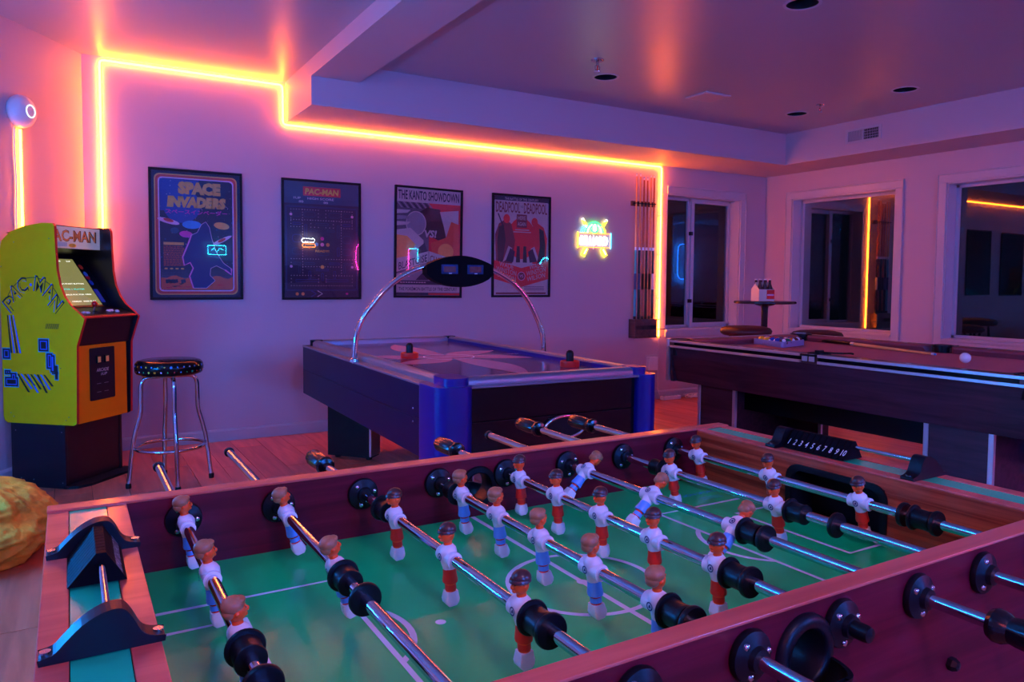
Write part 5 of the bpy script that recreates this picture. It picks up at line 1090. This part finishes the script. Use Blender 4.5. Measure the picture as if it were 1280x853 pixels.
# players
def player_mesh(team):
    m_ = MB(); sh = 'blue_plastic' if team == 'blue' else 'red_plastic'; leg = 'blue_plastic' if team == 'blue' else 'skin_plastic'
    f = 1                                   # faces +x in local space
    m_.rings([(-.0690, .001, 0, .0065, .0088), (-.0650, .001, 0, .0098, .0094), (-.060, .001, 0, .0108, .0095), (-.049, .0, 0, .0084, .0086)], 'white_plastic', 20, e=8)
    b1, b2 = ('red_plastic', 'blue_plastic') if team == 'blue' else ('skin_plastic', 'red_plastic')
    m_.rings([(-.0498, 0, 0, .0074, .0076), (-.0466, 0, 0, .0076, .0078)], b1, 14)
    m_.rings([(-.0466, 0, 0, .0082, .0084), (-.0395, 0, 0, .0080, .0082)], b2, 14)
    m_.rings([(-.0395, 0, 0, .0076, .0078), (-.0355, 0, 0, .0076, .0078)], b1, 14)
    m_.rings([(-.0360, 0, 0, .0106, .0114), (-.033, 0, 0, .0110, .0118), (-.025, 0, 0, .0096, .0108), (-.016, 0, 0, .0090, .0104)], sh, 18)
    m_.rings([(-.0190, 0, 0, .0080, .0095), (-.0165, 0, 0, .0092, .0098), (-.010, .0005, 0, .0104, .0112), (.000, .001, 0, .0120, .0134), (.008, .0008, 0, .0125, .0145), (.0135, .0, 0, .0105, .0135), (.0170, -.0005, 0, .0072, .0095), (.0185, -.0005, 0, .0058, .0065)], 'white_plastic', 20)
    m_.cyl((0, -.0195, 0), (0, .0195, 0), .0115, 'white_plastic', 20); m_.cyl((0, -.0205, 0), (0, -.0195, 0), .0100, 'white_plastic', 16); m_.cyl((0, .0195, 0), (0, .0205, 0), .0100, 'white_plastic', 16)
    m_.cyl((0, 0, .016), (0, 0, .024), .0062, 'skin_plastic', 12, r2=.0058)
    m_.sphere((.0008, 0, .0325), .0110, 'skin_plastic', 18, 12, sc=(1.0, .92, 1.12))
    m_.sphere((.0118, 0, .0315), .0026, 'skin_plastic', 8, 6, sc=(1, .8, 1.2)); m_.sphere((.0095, 0, .0262), .0030, 'skin_plastic', 8, 6, sc=(.8, 1.2, .8))
    for s in (-1, 1): m_.sphere((.0, s*.0100, .0320), .0026, 'skin_plastic', 8, 6, sc=(1, .6, 1.2)); m_.sphere((.0100, s*.0038, .0345), .0013, 'print_black', 6, 4); m_.sphere((.0098, s*.0040, .0368), .0022, 'skin_plastic', 8, 5, sc=(.8, 1.2, .5))
    if team == 'red':
        m_.sphere((-.0010, 0, .0395), .0122, 'dark_hair', 18, 10, sc=(1.02, .95, .82)); m_.lathe([(.0118, .0355), (.0132, .0362), (.0128, .0385), (.0118, .0400)], 18, 'dark_hair', Matrix.Translation((.0005, 0, 0)) @ Matrix.Diagonal((1.04, .96, 1, 1)))
    else:
        m_.sphere((-.0018, 0, .0395), .0126, 'brown_hair', 18, 10, sc=(1.0, .95, .82)); m_.sphere((-.0060, 0, .0335), .0098, 'brown_hair', 14, 8, sc=(.85, 1.02, .85)); m_.sphere((-.0050, .003, .0300), .0085, 'brown_hair', 12, 8, sc=(.9, 1, .7)); m_.sphere((.0050, 0, .0430), .0078, 'brown_hair', 12, 8, sc=(.95, 1.1, .6))
    for s in (-1, 1):
        X = frameX((s*.0126, .0, .0025), (0, s, 0), (-s*.10, 0, 1)); m_.strip(ell(0, 0, .0046, .0046, 14), .0017, .0013, 'navy_print', X, closed=True); m_.flat([(-.0022, -.002), (.0024, -.0018), (.0012, .0028), (-.001, .001)], .0013, 'navy_print', X)
    return m_.mesh('player', 50)
PM_ = {'red': player_mesh('red'), 'blue': player_mesh('blue')}
bu = MB(); bu.lathe([(.0082, 0), (.0205, 0), (.0215, .002), (.0205, .0045), (.0165, .005), (.0160, .026), (.0172, .030), (.0165, .033), (.0082, .033)], 28, 'rubber', Matrix.Rotation(R(-90), 4, 'X')); BUM = bu.mesh('bumper', 40)
ws = MB(); ws.lathe([(.0082, -.004), (.0195, -.004), (.0205, -.002), (.0205, .002), (.0195, .004), (.0082, .004)], 28, 'rubber', Matrix.Rotation(R(-90), 4, 'X')); WSM = ws.mesh('washer', 40)
ec = MB(); ec.lathe([(.0085, 0), (.0098, .001), (.0098, .022), (.0085, .027), (.0001, .029)], 20, 'rubber', Matrix.Rotation(R(-90), 4, 'X'), cap=False); ECM = ec.mesh('end_cap', 40)
er = MB(); er.lathe([(.0085, 0), (.0108, .001), (.0108, .008), (.0085, .009)], 20, 'rubber', Matrix.Rotation(R(-90), 4, 'X')); ERM = er.mesh('end_ring', 40)
hd = MB(); n = 36; vs = []; fs = []; pr = [(.0085, 0), (.0165, .002), (.0195, .008), (.0190, .016), (.0150, .024), (.0165, .032), (.0180, .060), (.0178, .095), (.0150, .104), (.0001, .106)]
for j, (r_, z_) in enumerate(pr):
    for i in range(n):
        a_ = 2*PI*i/n; k = 1-(.06 if (i % 4 == 0 and 4 < j < 9) else 0); vs.append((r_*k*math.cos(a_), r_*k*math.sin(a_), z_))
for j in range(len(pr)-1):
    for i in range(n): k = (i+1) % n; fs.append((j*n+i, j*n+k, (j+1)*n+k, (j+1)*n+i))
mat('handle_grip', (.004, .004, .006), .2, spec=.5, noise=.1)
hd.add(vs, fs, 'handle_grip', Matrix.Rotation(R(-90), 4, 'X')); HDM = hd.mesh('handle', 25)
ROD = [  # team, far end y, near end y, tilt, players, bumper starts (y, dir), washers, far kind, near kind
 ('blue', 1.680, .36, -9, [1.250, 1.022, .822], [(.800, -1)], [.715], 'ring', 'handle'),
 ('blue', 1.750, .36, -16, [1.226, .960], [(.938, -1)], [.852], 'ring', 'handle'),
 ('red', 1.510, .36, -4, [1.128, .930, .732], [(1.190, -1, 1), (.712, -1)], [.672], 'handle', 'ring'),
 ('blue', 1.436, .26, -7, [1.184, 1.054, .924, .794, .664], [(.648, -1), (1.200, 1)], [.607], 'cap', 'handle'),
 ('red', 1.500, .36, -4, [1.230, 1.102, .972, .842, .713], [(.695, -1)], [.656], 'handle', 'ring'),
 ('blue', 1.635, .395, 46, [1.218, 1.020, .820], [(.803, -1)], [.760], 'ring', 'handle'),
 ('red', 1.625, .40, -12, [1.128, .866], [(1.150, 1), (.838, -1)], [.747], 'handle', 'ring'),
 ('red', 1.592, .38, -14, [1.205, 1.006, .808], [(.712, -1)], [.727, .672], 'handle', 'ring')]
NEARCAP = {4: .497}
for i, (team, yf, yn, tilt, pl, bms, wss, fk, nk) in enumerate(ROD):
    x = RXs[i]
    if i in NEARCAP: yn = NEARCAP[i]
    if i == 5: yn = .437
    r_ = MB(); r_.cyl((0, yn-FY0, 0), (0, yf-FY0, 0), .0079, 'chrome', 72)
    ro = r_.build('rod', t, (x-FX0, 0, RZ), smooth=50, label='chrome rod with %s foosball players, %s' % (('white and blue', 'white and red')[team == 'red'], ('blue goalkeepers, nearest the left end', 'blue pair', 'red trio', 'blue five', 'red five', 'blue trio tipped forward', 'red pair', 'red goalkeepers, nearest the right end')[i]))
    for y in pl:
        p = share(PM_[team], 'player', ro, (0, y-FY0, 0)); a_ = R(tilt)
        # tilt about the rod (y axis); feet swing toward -x for positive angles
        p.rotation_euler = (0, a_, 0) if team == 'blue' else (0, a_, 0)
        if team == 'red': p.rotation_euler = (Matrix.Rotation(a_, 4, 'Y') @ Matrix.Rotation(PI, 4, 'Z')).to_euler()
    for q in bms:
        s = q[1]; share(BUM, 'bumper', ro, (0, q[0]-FY0, 0), (0, 0, PI if s < 0 else 0))
    for y in wss: share(WSM, 'washer', ro, (0, y-FY0, 0))
    for y, s, kd in ((yf, 1, fk), (yn, -1, nk)):
        if i in NEARCAP and s < 0: kd = 'cap'
        me_ = {'cap': ECM, 'ring': ERM, 'handle': HDM}[kd]; off = {'cap': -.018, 'ring': -.012, 'handle': -.003}[kd]
        share(me_, {'cap': 'end_cap', 'ring': 'end_ring', 'handle': 'handle'}[kd], ro, (0, y-FY0+s*off, 0), (0, 0, 0 if s > 0 else PI))
# score counters
def counter(x, ya, yb, y_num0, y_num1, s):   # brackets at ya (near), yb (far)
    br = MB(); X0_ = frameX((0, 0, 0), (1, 0, 0), (0, 0, 1))
    top_ = sm_path([(-.053, 0, .006), (-.041, 0, .0085), (-.033, 0, .016), (-.018, 0, .030), (-.002, 0, .0385), (.010, 0, .0405), (.018, 0, .038), (.025, 0, .028), (.032, 0, .014), (.040, 0, .0085), (.053, 0, .006)], 3); o_ = [(.052, 0)]+[(p.x, p.z) for p in top_[::-1]]+[(-.052, 0)]; o_ = o_[::-1]
    br.prism(o_, -.012, .012, 'black_plastic', X0_); BR = br.mesh('counter_bracket')
    sc_ = MB(); sc_.cyl((-.047, 0, .0072), (-.047, 0, .009), .005, 'steel', 10); sc_.cyl((.047, 0, .0072), (.047, 0, .009), .005, 'steel', 10); SM = sc_.mesh('screw', 40)
    for y in (ya, yb):
        b_ = share(BR, 'counter_bracket', t, L_(x, y, FZ), (0, 0, PI if s > 0 else 0)); md = b_.modifiers.new('bevel', 'BEVEL'); md.width = .003; md.segments = 2; share(SM, 'screw', b_)
    r_ = MB(); r_.cyl(L_(x+.004, ya, FZ+.026), L_(x+.004, yb, FZ+.026), .0038, 'chrome', 12); cr_ = r_.build('counter_rod', t, smooth=50)
    n_ = 10; st = (y_num1-y_num0)/n_; sl = MB()
    sl.prism([(-.030, .002), (.030, .002), (.009, .037), (-.001, .037)], -abs(st)/2+.0006, abs(st)/2-.0006, 'display_black', X0_); SLM = sl.mesh('number_slider')
    for k in range(n_):
        b_ = share(SLM, 'number_slider', t, L_(x, y_num0+st*(k+.5), FZ)); q = MB()
        for side in ((-1,) if s > 0 else (1,)):
            # slanted faces
            a_ = Vector((side*.030 if side < 0 else .030, 0, .002)); b2 = Vector((-.001 if side < 0 else .009, 0, .037)); vd_ = (b2-a_); X = frameX(a_+vd_*.22, (0, -1, 0) if side < 0 else (0, 1, 0), vd_)
            q.text(str(k+1), .02, 'line_white', X, .0007, h=.0135, w=(.0032 if k == 0 else .0062 if k < 9 else .0108), bold=.01, shear=.2)
        q.build('digit', b_)
    return
counter(.022, .788, 1.082, 1.068, .955, -1)
counter(1.333, .772, 1.075, 1.058, .915, 1)
